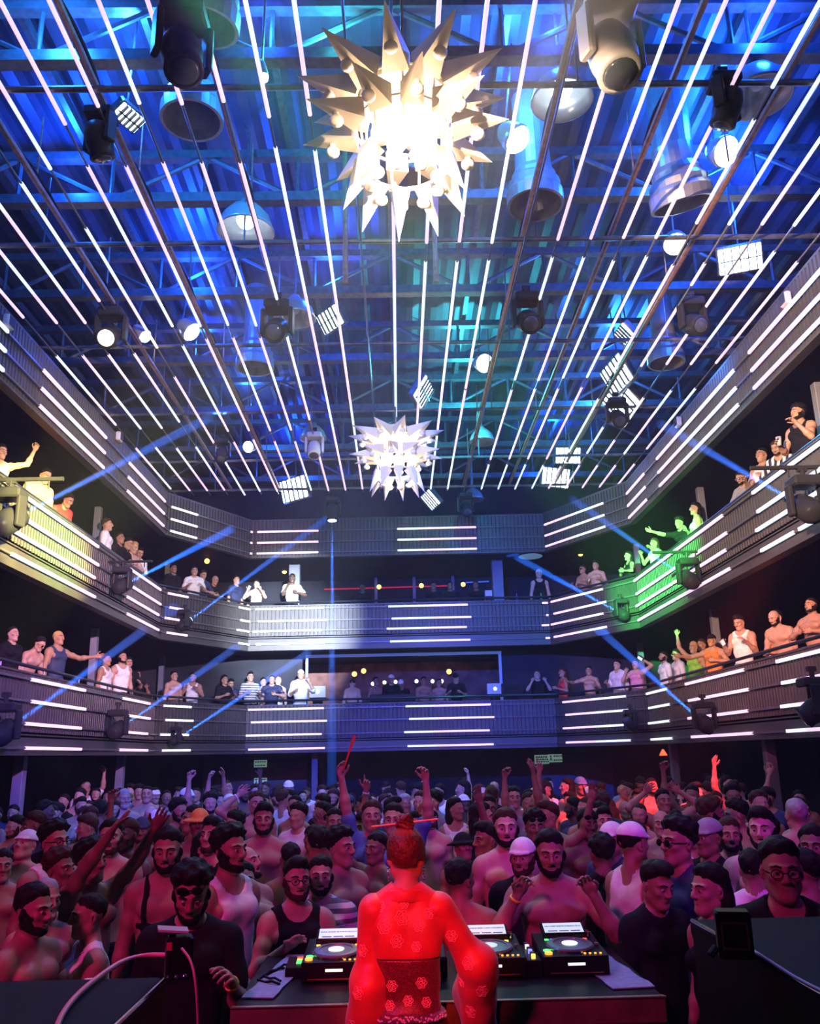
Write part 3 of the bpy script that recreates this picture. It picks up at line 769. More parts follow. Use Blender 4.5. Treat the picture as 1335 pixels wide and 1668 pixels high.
    allp = np.array([q[5] for q in F.p]+[q[6] for q in F.p]); lo, hi = allp.min(0)-.03, allp.max(0)+.03
    zones[2].append((lo[2], .78, rl))
    ax_ = [axis(lo[0], hi[0], rt, zones[0]), axis(lo[1], hi[1], rt, zones[1])]
    zz = []
    z0 = axis(lo[2], .80, rl, []); z1 = axis(z0[-1], hi[2], rt, zones[2][:-1]); ax_.append(np.concatenate([z0, z1[1:]]))
    G = ('torso', 'leg', 'foot', 'neck', 'head', 'delt', 'uarm', 'farm', 'hand')
    A = dict(F=F, axes=ax_, det=det, hands=hands, Hh=Hh, RH=RH, RL=RL, T=T, cache={}, fem=fem)
    V, Q = nets(F.ev(G, ax_), ax_)
    A['cache']['body'] = mesh_np('body', V, Q)
    ARCHS[name] = A; return A
def sub_axes(A, lo, hi, h):
    return [np.arange(l, u+h, h) for l, u in zip(lo, hi)]
def piece(A, kind):
    """hair, beard, clothes and shoes that follow the body of an archetype"""
    if kind in A['cache']: return A['cache'][kind]
    F, Hh, RH, det, T, RL = A['F'], A['Hh'], A['RH'], A['det'], A['T'], A['RL']
    h = RES[det][0]*1.05; base = kind.split('_')[0]
    if base in ('cap', 'bucket'): h = min(h, .0075)
    if base in ('hair', 'beard', 'cap', 'bucket'):
        c = Hh(0, .014, 1.692); big = .19 if base != 'hair' else (.34 if 'long' in kind else .2)
        ax = sub_axes(A, c-big, c+big, h)
        X, Y, Z = np.meshgrid(*ax, indexing='ij')
        q = np.stack([X-c[0], Y-c[1], Z-c[2]], -1) @ RH      # head-local
        x, y, z = q[..., 0], q[..., 1], q[..., 2]
        D = F.ev(('head',), ax)
        if base == 'hair':
            n = np.sin(70*x+1)*np.sin(62*y+2)*np.sin(66*z)
            kk = kind.split('_')[1]; t0, t1 = dict(short=(.005, .013), buzz=(.0035, .003), curly=(.013, .022), quiff=(.005, .013), long=(.016, .008), bun=(.010, .006)).get(kk, (.005, .013))
            t = t0+t1*np.clip(z/.07+.25, 0, 1)
            w = .532*y+.847*z+(.006 if kk != 'bun' else .03)+.008*np.abs(x)/.07*(z < 0)+.007*np.sin(55*x+1.3+20*y)*np.cos(30*z+8*x)+.004*np.sin(130*x+40*y)
            tp = np.clip(w/.04, .12, 1); d = D-t*tp-(.010 if 'curly' in kind else .006*(1 if kk != 'bun' else .5))*n*tp
            if 'quiff' in kind:
                e = np.sqrt((x/.062)**2+((y+.045)/.07)**2+((z-.075)/.045)**2)-1; d = np.minimum(d, e*.045)
            d = np.maximum(d, -w)
            d = np.maximum(d, -(y+.115))
            d = np.maximum(d, -(np.sqrt((x/.068)**2+((y+.12)/.075)**2+((z+.06)/.085)**2)-1)*.05)
            if 'long' in kind:
                e = np.maximum(np.sqrt((x/.098)**2+((y-.045)/.075)**2)-1, 0)*.07
                e = np.sqrt((x/.10)**2+((y-.045)/.07)**2+((z+.10)/.2)**2)-1
                d = np.minimum(d, np.maximum(e*.06+.004*n, -(y+.015)))
        elif base == 'beard':
            m = np.maximum.reduce([z+.094-np.maximum(np.abs(x)-.048, 0)*3., y-.012+.25*(z+.09), -(z+.150)])
            mo = (np.sqrt((x/.029)**2+((y+.09)/.05)**2+((z+.082)/.011)**2)-1)*.012
            mm = np.minimum(m, mo)+.002*np.sin(140*x)*np.sin(120*z); d = D-.0048*np.clip(-mm/.022, .12, 1)-.0008*np.sin(150*x)*np.sin(140*z)
            d = np.maximum(d, mm)
            d = np.maximum(d, -(np.sqrt((x/.022)**2+((y+.10)/.03)**2+((z+.098)/.0085)**2)-1)*.01)
        else:
            d = np.maximum(D-.014, -(z-.012-.15*y))
            if base == 'cap':
                sg = -1 if 'back' not in kind else 1
                e = np.maximum(np.sqrt((x/.085)**2+((y-sg*.10)/.105)**2)-1, 0)*.08
                zz = z-.018+.9*np.maximum(sg*y-.09, 0)*.35+1.6*x*x
                d = np.minimum(d, np.maximum(e-.0, np.maximum(np.abs(zz)-.0075, -(sg*y-.05))))
            else:
                r = np.sqrt(x*x+(y*.95)**2); d = np.minimum(d, np.maximum(np.abs(z-.012+.35*(r-.1))-.007, r-.15))
        V, Q = nets(d.astype(np.float32), ax)
    elif base in ('tee', 'tank', 'shirt', 'trousers', 'shoes', 'jacket', 'harness'):
        if base == 'trousers':
            lo, hi = V3(-.26, -.2, .06 if 'short' not in kind else .5), V3(.26, .25, 1.03); hh = .03
            ax = sub_axes(A, lo, hi, hh); D = F.ev(('torso', 'leg'), ax, .014)
            X, Y, Z = np.meshgrid(*ax, indexing='ij'); d = np.maximum(D, Z-.985); d = np.maximum(d, (.09 if 'short' not in kind else .53)-Z)
        elif base == 'shoes':
            ax = sub_axes(A, V3(-.2, -.22, -.02), V3(.2, .1, .13), .022); d = F.ev(('foot',), ax, .008)
            X, Y, Z = np.meshgrid(*ax, indexing='ij'); d = np.maximum(d, -Z+.001)
        else:
            hh = {'hi': .0115, 'mid': .0155, 'lo': .022}[det]
            lo = np.min([p[5] for p in F.p if p[0] in ('torso', 'uarm')], 0)-.05; hi = np.max([p[6] for p in F.p if p[0] in ('torso', 'uarm')], 0)+.05; lo[2] = .84
            ax = sub_axes(A, lo, hi, hh); off = {'tee': .010, 'tank': .009, 'shirt': .02, 'jacket': .022, 'harness': .008}[base]
            d = F.ev(('torso', 'delt') if base != 'tank' else ('torso',), ax, off)
            X, Y, Z = np.meshgrid(*ax, indexing='ij'); P = np.stack([X, Y, Z], -1); piv = V3(0, 0, .98); q = (P-piv) @ RL+piv
            x, y, z = q[..., 0], q[..., 1], q[..., 2]
            if base in ('tee', 'shirt', 'jacket'):
                G = Fig()
                for s in (1, -1):
                    a, b = F.marks[('hem', s)]; fr_ = .68 if base == 'tee' else .95
                    G.cap('s', a, a+(b-a)*fr_, .066+off*.5, .058+off*.5, .03)
                d = smin(d, G.ev(('s',), ax), .03)
            fold = .004*np.sin(38*z+9*x)*np.sin(21*x+5)
            d = d+fold
            sc = dict(tee=(.075, .075, .05), shirt=(.075, .08, .09), jacket=(.08, .08, .10), tank=(.095, .10, .105), harness=(.1, .1, .1))[base]
            d = np.maximum(d, -(np.sqrt((x/sc[0])**2+((y+.03)/(sc[1]+.03))**2+((z-1.53)/sc[2])**2)-1)*.05)
            if base == 'tank':
                for s in (1, -1): d = np.maximum(d, -(np.sqrt(((x-s*.215)/.085)**2+((z-1.40)/.14)**2)-1)*.06)
            d = np.maximum(d, .90-z)
            if base == 'harness': d = np.maximum(d, np.minimum(np.abs(np.abs(x)-.1)-.018, np.abs(z-1.25)-.018))
        V, Q = nets(d.astype(np.float32), ax)
    A['cache'][kind] = mesh_np(kind, V, Q); return A['cache'][kind]

SKIN = [mat('skin_'+n, c, .55, noise=.08, scale=14, bump=.05) for n, c in [('fair', (.54, .34, .27)), ('light', (.43, .25, .18)), ('tan', (.33, .18, .12)), ('brown', (.21, .11, .07)), ('deep', (.10, .05, .035))]]
HAIRM = {n: mat('hair_'+n, c, .45, bump=.6, scale=60) for n, c in [('black', (.012, .010, .010)), ('brown', (.045, .025, .016)), ('grey', (.30, .29, .28)), ('blond', (.42, .27, .12)), ('red', (.22, .05, .02)), ('white', (.65, .63, .6))]}
CLOTH = {n: mat('cloth_'+n, c, .75, noise=.12, scale=20, bump=.15) for n, c in [('black', (.012, .012, .015)), ('white', (.74, .73, .72)), ('grey', (.25, .25, .27)), ('navy', (.02, .03, .09)), ('blue', (.06, .16, .42)), ('red', (.5, .03, .03)), ('olive', (.1, .11, .05)), ('pink', (.6, .2, .3)), ('denim', (.07, .1, .2)), ('yellow', (.8, .7, .05)), ('lime', (.25, .6, .08)), ('orange', (.7, .22, .04))]}
def stripes(name, a, b, sc, ax=0):
    m = mat(name, a, .75); nt = m.node_tree; tc = nt.nodes.new('ShaderNodeTexCoord'); wv = nt.nodes.new('ShaderNodeTexWave'); r = nt.nodes.new('ShaderNodeValToRGB')
    wv.bands_direction = 'XYZ'[ax]; wv.inputs['Scale'].default_value = sc; r.color_ramp.interpolation = 'CONSTANT'; r.color_ramp.elements[1].position = .5
    r.color_ramp.elements[0].color = (*a, 1); r.color_ramp.elements[1].color = (*b, 1)
    nt.links.new(tc.outputs['Object'], wv.inputs['Vector']); nt.links.new(wv.outputs['Fac'], r.inputs['Fac']); nt.links.new(r.outputs['Color'], nt.nodes['Principled BSDF'].inputs['Base Color'])
    CLOTH[name] = m
stripes('thin_stripe', (.75, .73, .72), (.55, .28, .33), 14, 0); stripes('bold_stripe', (.75, .73, .7), (.02, .02, .03), 3.2, 0); stripes('floral', (.12, .12, .14), (.6, .6, .58), 5, 2)
m_eye = mat('eye_white', (.40, .37, .35), .25); m_iris = mat('iris_dark', (.02, .012, .008), .15)
m_shade = mat('sunglass_lens', (.015, .015, .02), .06, metal=.5); m_mirror = mat('mirror_lens', (.4, .5, .65), .05, metal=.9)
m_phone = mat('phone_black', (.02, .02, .025), .2); m_band = mat('wristband_yellow', (.85, .75, .05), .5); m_bandw = mat('wristband_white', (.8, .8, .8), .5); m_gold = mat('gold', (.7, .45, .12), .25, metal=.9)
PEO = []
def child(name, me, m, parent):
    o = bpy.data.objects.new(name, me); COL.objects.link(o); o.parent = parent
    sl = o.material_slots[0]; sl.link = 'OBJECT'; sl.material = m
    return o
def mbmesh(mb, name, smooth=True):
    me = bpy.data.meshes.new(name); me.from_pydata(mb.v, [], mb.f); me.update(); me.materials.append(None)
    if smooth: me.shade_smooth()
    return me
GARM = {'tee': 't_shirt', 'tank': 'tank_top', 'shirt': 'shirt', 'jacket': 'jacket', 'harness': 'harness'}
def person(an, loc, rz, label, skin=2, hair=('short', 'black'), beard=None, top=None, bottom=('trousers', 'black'), hat=None, glasses=None, band=None, sc=1., group=None, hold=None, legs=True, eyes=True):
    A = ARCHS[an]; Hh, RH = A['Hh'], A['RH']
    if hat and hair and hair[0] != 'long': hair = ('buzz', hair[1])
    o = thing('person', label, 'person', loc, rz, group); o.scale = (sc, sc, sc)
    child('body', A['cache']['body'], SKIN[skin], o)
    if legs:
        child('trousers' if bottom[0] == 'trousers' else 'shorts', piece(A, bottom[0] if bottom[0] == 'trousers' else 'trousers_short'), CLOTH[bottom[1]], o)
        child('shoes', piece(A, 'shoes'), CLOTH['black'], o)
    if hair: child('hair', piece(A, 'hair_'+hair[0]), HAIRM[hair[1]], o)
    if beard: child('beard', piece(A, 'beard'), HAIRM[beard], o)
    if top: child(GARM[top[0]], piece(A, top[0]), CLOTH[top[1]], o)
    if hat: child('cap' if hat[0] != 'bucket' else 'hat', piece(A, hat[0]), CLOTH[hat[1]], o)
    c = A['cache']
    if eyes and A['det'] != 'lo':
        for s in (-1, 1):
            if ('eye', s) not in c:
                p = Hh(s*.031, -.0805, 1.664); c[('eye', s)] = mbmesh(MB().ball(p, .0108, 10, 6), 'eye')
                g = Hh(s*.031, -.0900, 1.664); c[('iris', s)] = mbmesh(MB().ball(g, .0058, 8, 6), 'iris')
                a, b, d = Hh(s*.012, -.096, 1.688), Hh(s*.03, -.0925, 1.6945), Hh(s*.052, -.0755, 1.688)
                c[('brow', s)] = mbmesh(MB().path([a, b, d], [.004, .0048, .003], 6), 'eyebrow')
            e = child('eye', c[('eye', s)], m_eye, o); child('iris', c[('iris', s)], m_iris, e)
            child('eyebrow', c[('brow', s)], HAIRM[hair[1] if hair else 'black'] if not (hair and hair[1] in ('white', 'blond')) else HAIRM['brown'], o)
    if glasses:
        kind = glasses; up = 'up' in kind
        key = 'glasses_up' if up else 'glasses_'+('thin' if 'thin' in kind else 'on')
        if key not in c:
            mb = MB(); dy, dz = (.012, .062) if up else (0, 0)
            for s in (-1, 1):
                cc = Hh(s*.034, -.104+dy, 1.664+dz)
                if 'thin' in kind:
                    mb.path([cc+RH @ V3(.024*math.cos(t), 0, .018*math.sin(t)) for t in np.linspace(0, 2*PI, 13)], .0022, 5)
                else: mb.ball(cc, V3(.028, .006, .021), 12, 8, RH)
                mb.tube(Hh(s*.062, -.098+dy, 1.668+dz), Hh(s*.078, .0, 1.662+dz), .003, n=5)
            mb.tube(Hh(-.01, -.106+dy, 1.668+dz), Hh(.01, -.106+dy, 1.668+dz), .003, n=5)
            c[key] = mbmesh(mb, 'glasses')
        child('sunglasses' if 'thin' not in kind else 'glasses', c[key], m_mirror if 'mirror' in kind else m_shade, o)
    if band:
        s, bm = band; hd = A['hands'][s]; key = ('band', s)
        if key not in c:
            R = basis(hd['dir']); c[key] = mbmesh(MB().lathe([(.031, -.008), (.034, -.008), (.034, .008), (.031, .008)], hd['farm']+hd['dir']*.025, 16, R), 'wristband')
        child('wristband', c[key], bm, o)
    PEO.append((label, o, an))
    return o
def world_of(o, an, p):
    """point p of an archetype's local space in the world of the placed person o"""
    s = o.scale[0]; a = o.rotation_euler[2]; p = np.asarray(p)*s
    return V3(o.location[0]+math.cos(a)*p[0]-math.sin(a)*p[1], o.location[1]+math.sin(a)*p[0]+math.cos(a)*p[1], o.location[2]+p[2])
# ------------------------------------------------------------------ the crowd
def ap(**kw):
    k = repr(sorted(kw.items()))
    if k not in ARCHS: arch(k, **kw)
    return k
TAKEN = []
def at_head(u, vt, vc, smin_=.92, smax_=1.07):
    """distance from the apparent head height, then a body height that stands on the floor"""
    r = ray(u, vt); ax = FPX*.235/(vc-vt); z = (CAMP+r*ax)[2]; s = float(np.clip(z/1.78, smin_, smax_))
    if abs(r[2]) > 1e-4: ax = (1.785*s-CAMP[2])/r[2]
    p = CAMP+r*ax
    return p, s
def floor_person(u, vt, vc, face, label, pose=None, y=None, **kw):
    pose = dict(pose or {}); det = pose.setdefault('det', 'hi' if vc-vt > 46 else 'mid')
    p, s0 = at_head(u, vt, vc); r = ray(u, vt); ax0 = (p-CAMP)@_f if y is None else y/r[1]
    best = None
    for k in range(40):                           # keep neighbours from standing inside each other
        for sg in (1, -1):
            ax = ax0*(1+sg*.01*k); q = CAMP+r*ax; s = q[2]/1.785
            if not .86 < s < 1.12 or (abs(q[0]-.2) < 1.2 and q[1] < 5.55): continue
            dm = min([math.hypot(q[0]-a, q[1]-b) for a, b in TAKEN] or [9])
            if best is None or dm > best[0]+.02: best = (dm, q, s)
            if dm > .40: break
        else: continue
        break
    _, p, s = best
    TAKEN.append((p[0], p[1])); kw.setdefault('sc', s)
    return person(ap(**pose), (p[0], p[1], 0), face, label, **kw)
R_, L_, C_, B_ = PI*.45, -PI*.45, 0., PI          # facing right, left, the camera, away
fp = floor_person
fp(55, 1440, 1514, 1.25, 'bare-chested bearded man at the lower left corner, seen in profile, arm reaching forward', dict(L='bent', R='bent', pitch=.12), skin=2, hair=('short', 'black'), beard='black', band=(-1, CLOTH['blue']))
fp(148, 1455, 1528, -1.0, 'man with shaved dark hair and white tank top turned left, holding a black folding fan', dict(L='hold', R='down', pitch=.05), skin=2, hair=('buzz', 'black'), top=('tank', 'white'))
fp(76, 1430, 1490, .9, 'grey-haired man half hidden behind the profile man at the lower left', dict(L='down', R='down', pitch=.1), skin=1, hair=('buzz', 'grey'), beard='grey')
fp(315, 1402, 1478, .15, 'man in black t-shirt looking down, sunglasses pushed up on his hair', dict(L='hold', R='down', pitch=.42), skin=2, hair=('curly', 'black'), beard='black', top=('tee', 'black'), glasses='up', band=(1, m_band))
fp(397, 1406, 1464, .3, 'bare-chested man with dark sunglasses and stubble, chin raised, in the front row', dict(L='down', R='down', pitch=-.1, build='l'), skin=1, hair=('short', 'black'), beard='black', glasses='on')
fp(484, 1399, 1468, .35, 'man in black tank top with thin glasses and beard clapping, yellow wristband', dict(L='clap', R='clap'), skin=1, hair=('quiff', 'black'), beard='brown', top=('tank', 'black'), glasses='thin', band=(1, m_band))
fp(522, 1396, 1458, .1, 'moustached man in patterned short-sleeved shirt close behind the clapping man', dict(L='down', R='down'), skin=1, hair=('short', 'black'), beard='black', top=('tee', 'floral'))
fp(747, 1400, 1462, PI-.3, 'dark-haired bare-backed man seen from behind just right of the performer', dict(L='down', R='down', yaw=-.4, build='l'), skin=3, hair=('short', 'black'))
fp(893, 1352, 1425, -.1, 'bare-chested man pressing both hands together before his face, yellow wristband', dict(L='face', R='face', build='l', pitch=.15), skin=2, hair=('short', 'black'), beard='black', band=(-1, m_band))
fp(850, 1366, 1422, -.25, 'man in white baseball cap grinning behind the praying man', dict(L='down', R='down', yaw=-.2), skin=2, hair=('short', 'black'), beard='brown', hat=('cap', 'white'), top=('tee', 'black'))
fp(1060, 1400, 1472, .45, 'young man in black printed t-shirt looking down, clean shaven, right of the decks', dict(L='bent', R='down', pitch=.3), skin=2, hair=('quiff', 'black'), top=('tee', 'black'))
fp(1150, 1410, 1482, -1.2, 'person with long straight black hair in profile facing the decks', dict(L='down', R='down', build='f'), skin=1, hair=('long', 'black'), top=('tank', 'black'))
fp(1265, 1366, 1448, -.25, 'tall man in black shirt with glasses on his nose and sunglasses on his head', dict(L='down', R='down', pitch=.08), skin=1, hair=('short', 'black'), top=('shirt', 'black'), glasses='thin')
fp(1222, 1385, 1445, PI-.5, 'man in white t-shirt seen from behind, beside the tall man in black', dict(L='down', R='down'), skin=2, hair=('short', 'black'), top=('tee', 'white'))
fp(1237, 1318, 1378, -.35, 'bearded bare-chested man with pale lit face in the right of the crowd', dict(L='down', R='down', build='l', yaw=-.2), skin=0, hair=('quiff', 'black'), beard='black')
fp(1185, 1333, 1382, -.2, 'bare-chested bearded man with heavy brows behind the long-haired person', dict(L='down', R='down'), skin=2, hair=('short', 'brown'), beard='black')
fp(1293, 1300, 1346, PI-.1, 'bald man seen from behind near the right edge of the crowd', dict(L='down', R='down', build='l'), skin=1, hair=('buzz', 'grey'))
fp(1100, 1335, 1402, -1.2, 'man with thick curly black hair and sunglasses in profile, facing left', dict(L='down', R='down'), skin=2, hair=('curly', 'black'), glasses='on', top=('tee', 'navy'))
fp(1150, 1334, 1396, -1.1, 'man in grey cap and dark top standing behind the curly-haired man', dict(L='down', R='down'), skin=3, hair=('short', 'black'), hat=('cap', 'grey'), top=('tee', 'black'))
fp(993, 1340, 1390, -.9, 'dancer in white cap turned left, behind the crossed hands', dict(L='down', R='down'), skin=2, hair=('short', 'black'), hat=('cap', 'white'), top=('tee', 'navy'))
fp(1028, 1340, 1398, 2.1, 'dancer in white cap with brim to the right, back turned', dict(L='down', R='down'), skin=2, hair=('short', 'black'), hat=('cap', 'white'), top=('tank', 'white'))
fp(978, 1362, 1414, PI, 'dark-haired dancer seen from behind between the two white caps and the decks', dict(L='down', R='down'), skin=3, hair=('curly', 'black'), top=('tee', 'black'))
fp(1320, 1345, 1405, -.6, 'dark bearded dancer at the right edge of the crowd', dict(L='down', R='down', build='l'), skin=3, hair=('short', 'black'), beard='black')
fp(1305, 1385, 1450, PI+.4, 'bare-backed man at the right edge looking away', dict(L='down', R='down', yaw=.3), skin=2, hair=('short', 'black'))
fp(822, 1318, 1370, -.05, 'fair bare-chested man with dark beard gazing at the stage, right of the performer', dict(L='down', R='down'), skin=0, hair=('short', 'brown'), beard='black')
fp(790, 1342, 1396, -1.1, 'dark-haired man in black t-shirt in profile, right of the performer', dict(L='down', R='down'), skin=2, hair=('quiff', 'black'), top=('tee', 'black'))
fp(755, 1357, 1398, .3, 'bare-chested man with small dark hat just right of the hair bun', dict(L='down', R='down', pitch=-.15), skin=2, hair=('short', 'black'), hat=('bucket', 'black'))
fp(793, 1296, 1334, .1, 'dark-haired bespectacled man in the middle of the crowd right of the bun', dict(L='down', R='down'), skin=3, hair=('short', 'black'), glasses='thin')
fp(588, 1327, 1366, .2, 'smiling dark-haired man just left of the performer, third row', dict(L='down', R='down'), skin=2, hair=('quiff', 'black'))
fp(556, 1350, 1406, .9, 'bare-shouldered man turned right, held round the neck by a friend', dict(L='down', R='down', build='l'), skin=2, hair=('curly', 'black'))
fp(612, 1357, 1404, -.7, 'smiling man putting his arm round the neighbour, left of the performer', dict(L='down', R='reach'), skin=3, hair=('short', 'black'))
fp(520, 1346, 1398, PI, 'black-haired man seen from behind, left of the embracing pair', dict(L='down', R='down'), skin=2, hair=('short', 'black'), top=('tank', 'white'))
fp(473, 1374, 1420, PI+.2, 'dark head seen from behind above the clapping man', dict(L='down', R='down'), skin=3, hair=('short', 'black'))
fp(408, 1378, 1432, 1.1, 'bald bearded man in profile looking up to the right', dict(L='down', R='bent', pitch=-.25, build='l'), skin=1, hair=None, beard='black')
fp(376, 1348, 1404, .95, 'dark-haired bearded man in white tank top, profile facing right', dict(L='down', R='down'), skin=2, hair=('curly', 'black'), beard='black', top=('tank', 'white'))
fp(275, 1348, 1407, .1, 'moustached man with lowered eyes and dark chest harness', dict(L='down', R='down', pitch=.15), skin=2, hair=('short', 'black'), beard='black', top=('harness', 'black'))
fp(182, 1335, 1384, .2, 'moustached man facing the stage, upper left of the raised arms', dict(L='down', R='down'), skin=1, hair=('short', 'black'), beard='brown')
fp(152, 1370, 1432, 1.0, 'curly black-haired man stretching both arms high towards the stage', dict(L=((.1, -.75, .75), (-.05, -.65, .8), .15), R=((.1, -.75, .75), (-.15, -.65, .8), .15), pitch=-.05), skin=3, hair=('curly', 'black'))
fp(40, 1352, 1398, .1, 'man with white backwards cap, face turned up, at the left edge', dict(L='down', R='down', pitch=-.35, yaw=-.3), skin=1, hair=('buzz', 'black'), hat=('cap_back', 'white'))
fp(6, 1385, 1432, .5, 'man cut by the left edge of the frame looking right', dict(L='down', R='down'), skin=2, hair=('short', 'black'))
fp(92, 1340, 1392, 1.0, 'dark curly-haired dancer in glasses behind the white cap', dict(L='down', R='down'), skin=2, hair=('curly', 'black'), glasses='thin', top=('tank', 'white'))
fp(100, 1385, 1440, 1.2, 'red-lit dark-haired dancer in profile behind the corner man', dict(L='down', R='down'), skin=3, hair=('curly', 'brown'))
fp(140, 1274, 1310, .3, 'grey-haired man in white shirt raising one fist at the far left', dict(L='fist', R='down'), skin=1, hair=('short', 'grey'), top=('tee', 'white'))
fp(203, 1286, 1322, .6, 'grey-haired man looking right in the left of the crowd', dict(L='down', R='down'), skin=1, hair=('short', 'grey'), beard='grey')
fp(240, 1280, 1312, .2, 'broad-faced man with dark crop standing left of centre', dict(L='down', R='down'), skin=1, hair=('buzz', 'black'))
fp(305, 1284, 1316, .9, 'dancer in white cap in the left rear of the crowd', dict(L='down', R='down'), skin=2, hair=('short', 'black'), hat=('cap', 'white'))
fp(325, 1318, 1358, .1, 'dancer in orange bucket hat in the left of the crowd', dict(L='down', R='down'), skin=3, hair=('short', 'black'), hat=('bucket', 'orange'))
fp(418, 1290, 1326, .4, 'man raising a bent arm with a bracelet before the door signs', dict(L='down', R='head'), skin=1, hair=('short', 'brown'), band=(-1, m_bandw))
fp(372, 1272, 1304, .9, 'man in white shirt turned right near the door signs', dict(L='down', R='down', pitch=-.2), skin=1, hair=('short', 'brown'), top=('tee', 'white'))
fp(430, 1310, 1352, .1, 'dark bearded man with hair combed up, left of centre', dict(L='down', R='down'), skin=2, hair=('quiff', 'black'), beard='black')
fp(545, 1318, 1356, .2, 'man raising one arm with a white wristband and pointing finger', dict(L='point', R='down'), skin=2, hair=('short', 'black'), band=(1, m_bandw))
fp(605, 1305, 1345, .1, 'man thrusting a red folded fan into the air', dict(L='down', R=((.2, -.2, 1), (.15, -.1, 1), .8)), skin=1, hair=('short', 'brown'), top=('tee', 'blue'))
fp(640, 1310, 1352, -.1, 'man in pale shirt raising a clenched fist behind the hair bun', dict(L=((.4, -.2, .8), (-.05, -.1, 1), 1.2), R='down'), skin=1, hair=('short', 'black'), top=('tee', 'blue'))
fp(835, 1282, 1312, .1, 'dancer pointing one finger upward right of centre', dict(L='point', R='down'), skin=1, hair=('short', 'black'))
fp(1078, 1286, 1318, .1, 'dancer holding both arms overhead in the right of the crowd', dict(L='head', R='head'), skin=2, hair=('short', 'black'))
fp(870, 1322, 1366, .0, 'dancer in front of the fair bearded man lifting both palms', dict(L='upout', R='upout'), skin=3, hair=('curly', 'black'), glasses='up')
fp(955, 1318, 1362, .2, 'dark-skinned dancer with sunglasses on his head before the white caps', dict(L='down', R='down', build='l'), skin=4, hair=('short', 'black'), glasses='up')
fp(1100, 1318, 1352, .1, 'man with round bearded face in the right of the crowd', dict(L='down', R='down'), skin=2, hair=('buzz', 'black'), beard='black')
fp(1075, 1320, 1360, -.3, 'bald man with bare shoulders right of the white caps', dict(L='down', R='down'), skin=1, hair=None)
fp(945, 1266, 1292, .2, 'tall man in blue cap at the back, under the wall sign', dict(L='down', R='down'), skin=3, hair=('short', 'black'), hat=('cap', 'blue'), top=('tee', 'black'))
fp(470, 1272, 1302, .2, 'dancer in white cap at the rear centre-left', dict(L='down', R='down'), skin=2, hair=('short', 'black'), hat=('cap', 'white'))
fp(1300, 1300, 1338, .3, 'dark-haired man with glasses at the far right of the crowd', dict(L='down', R='down'), skin=1, hair=('short', 'black'), glasses='thin')

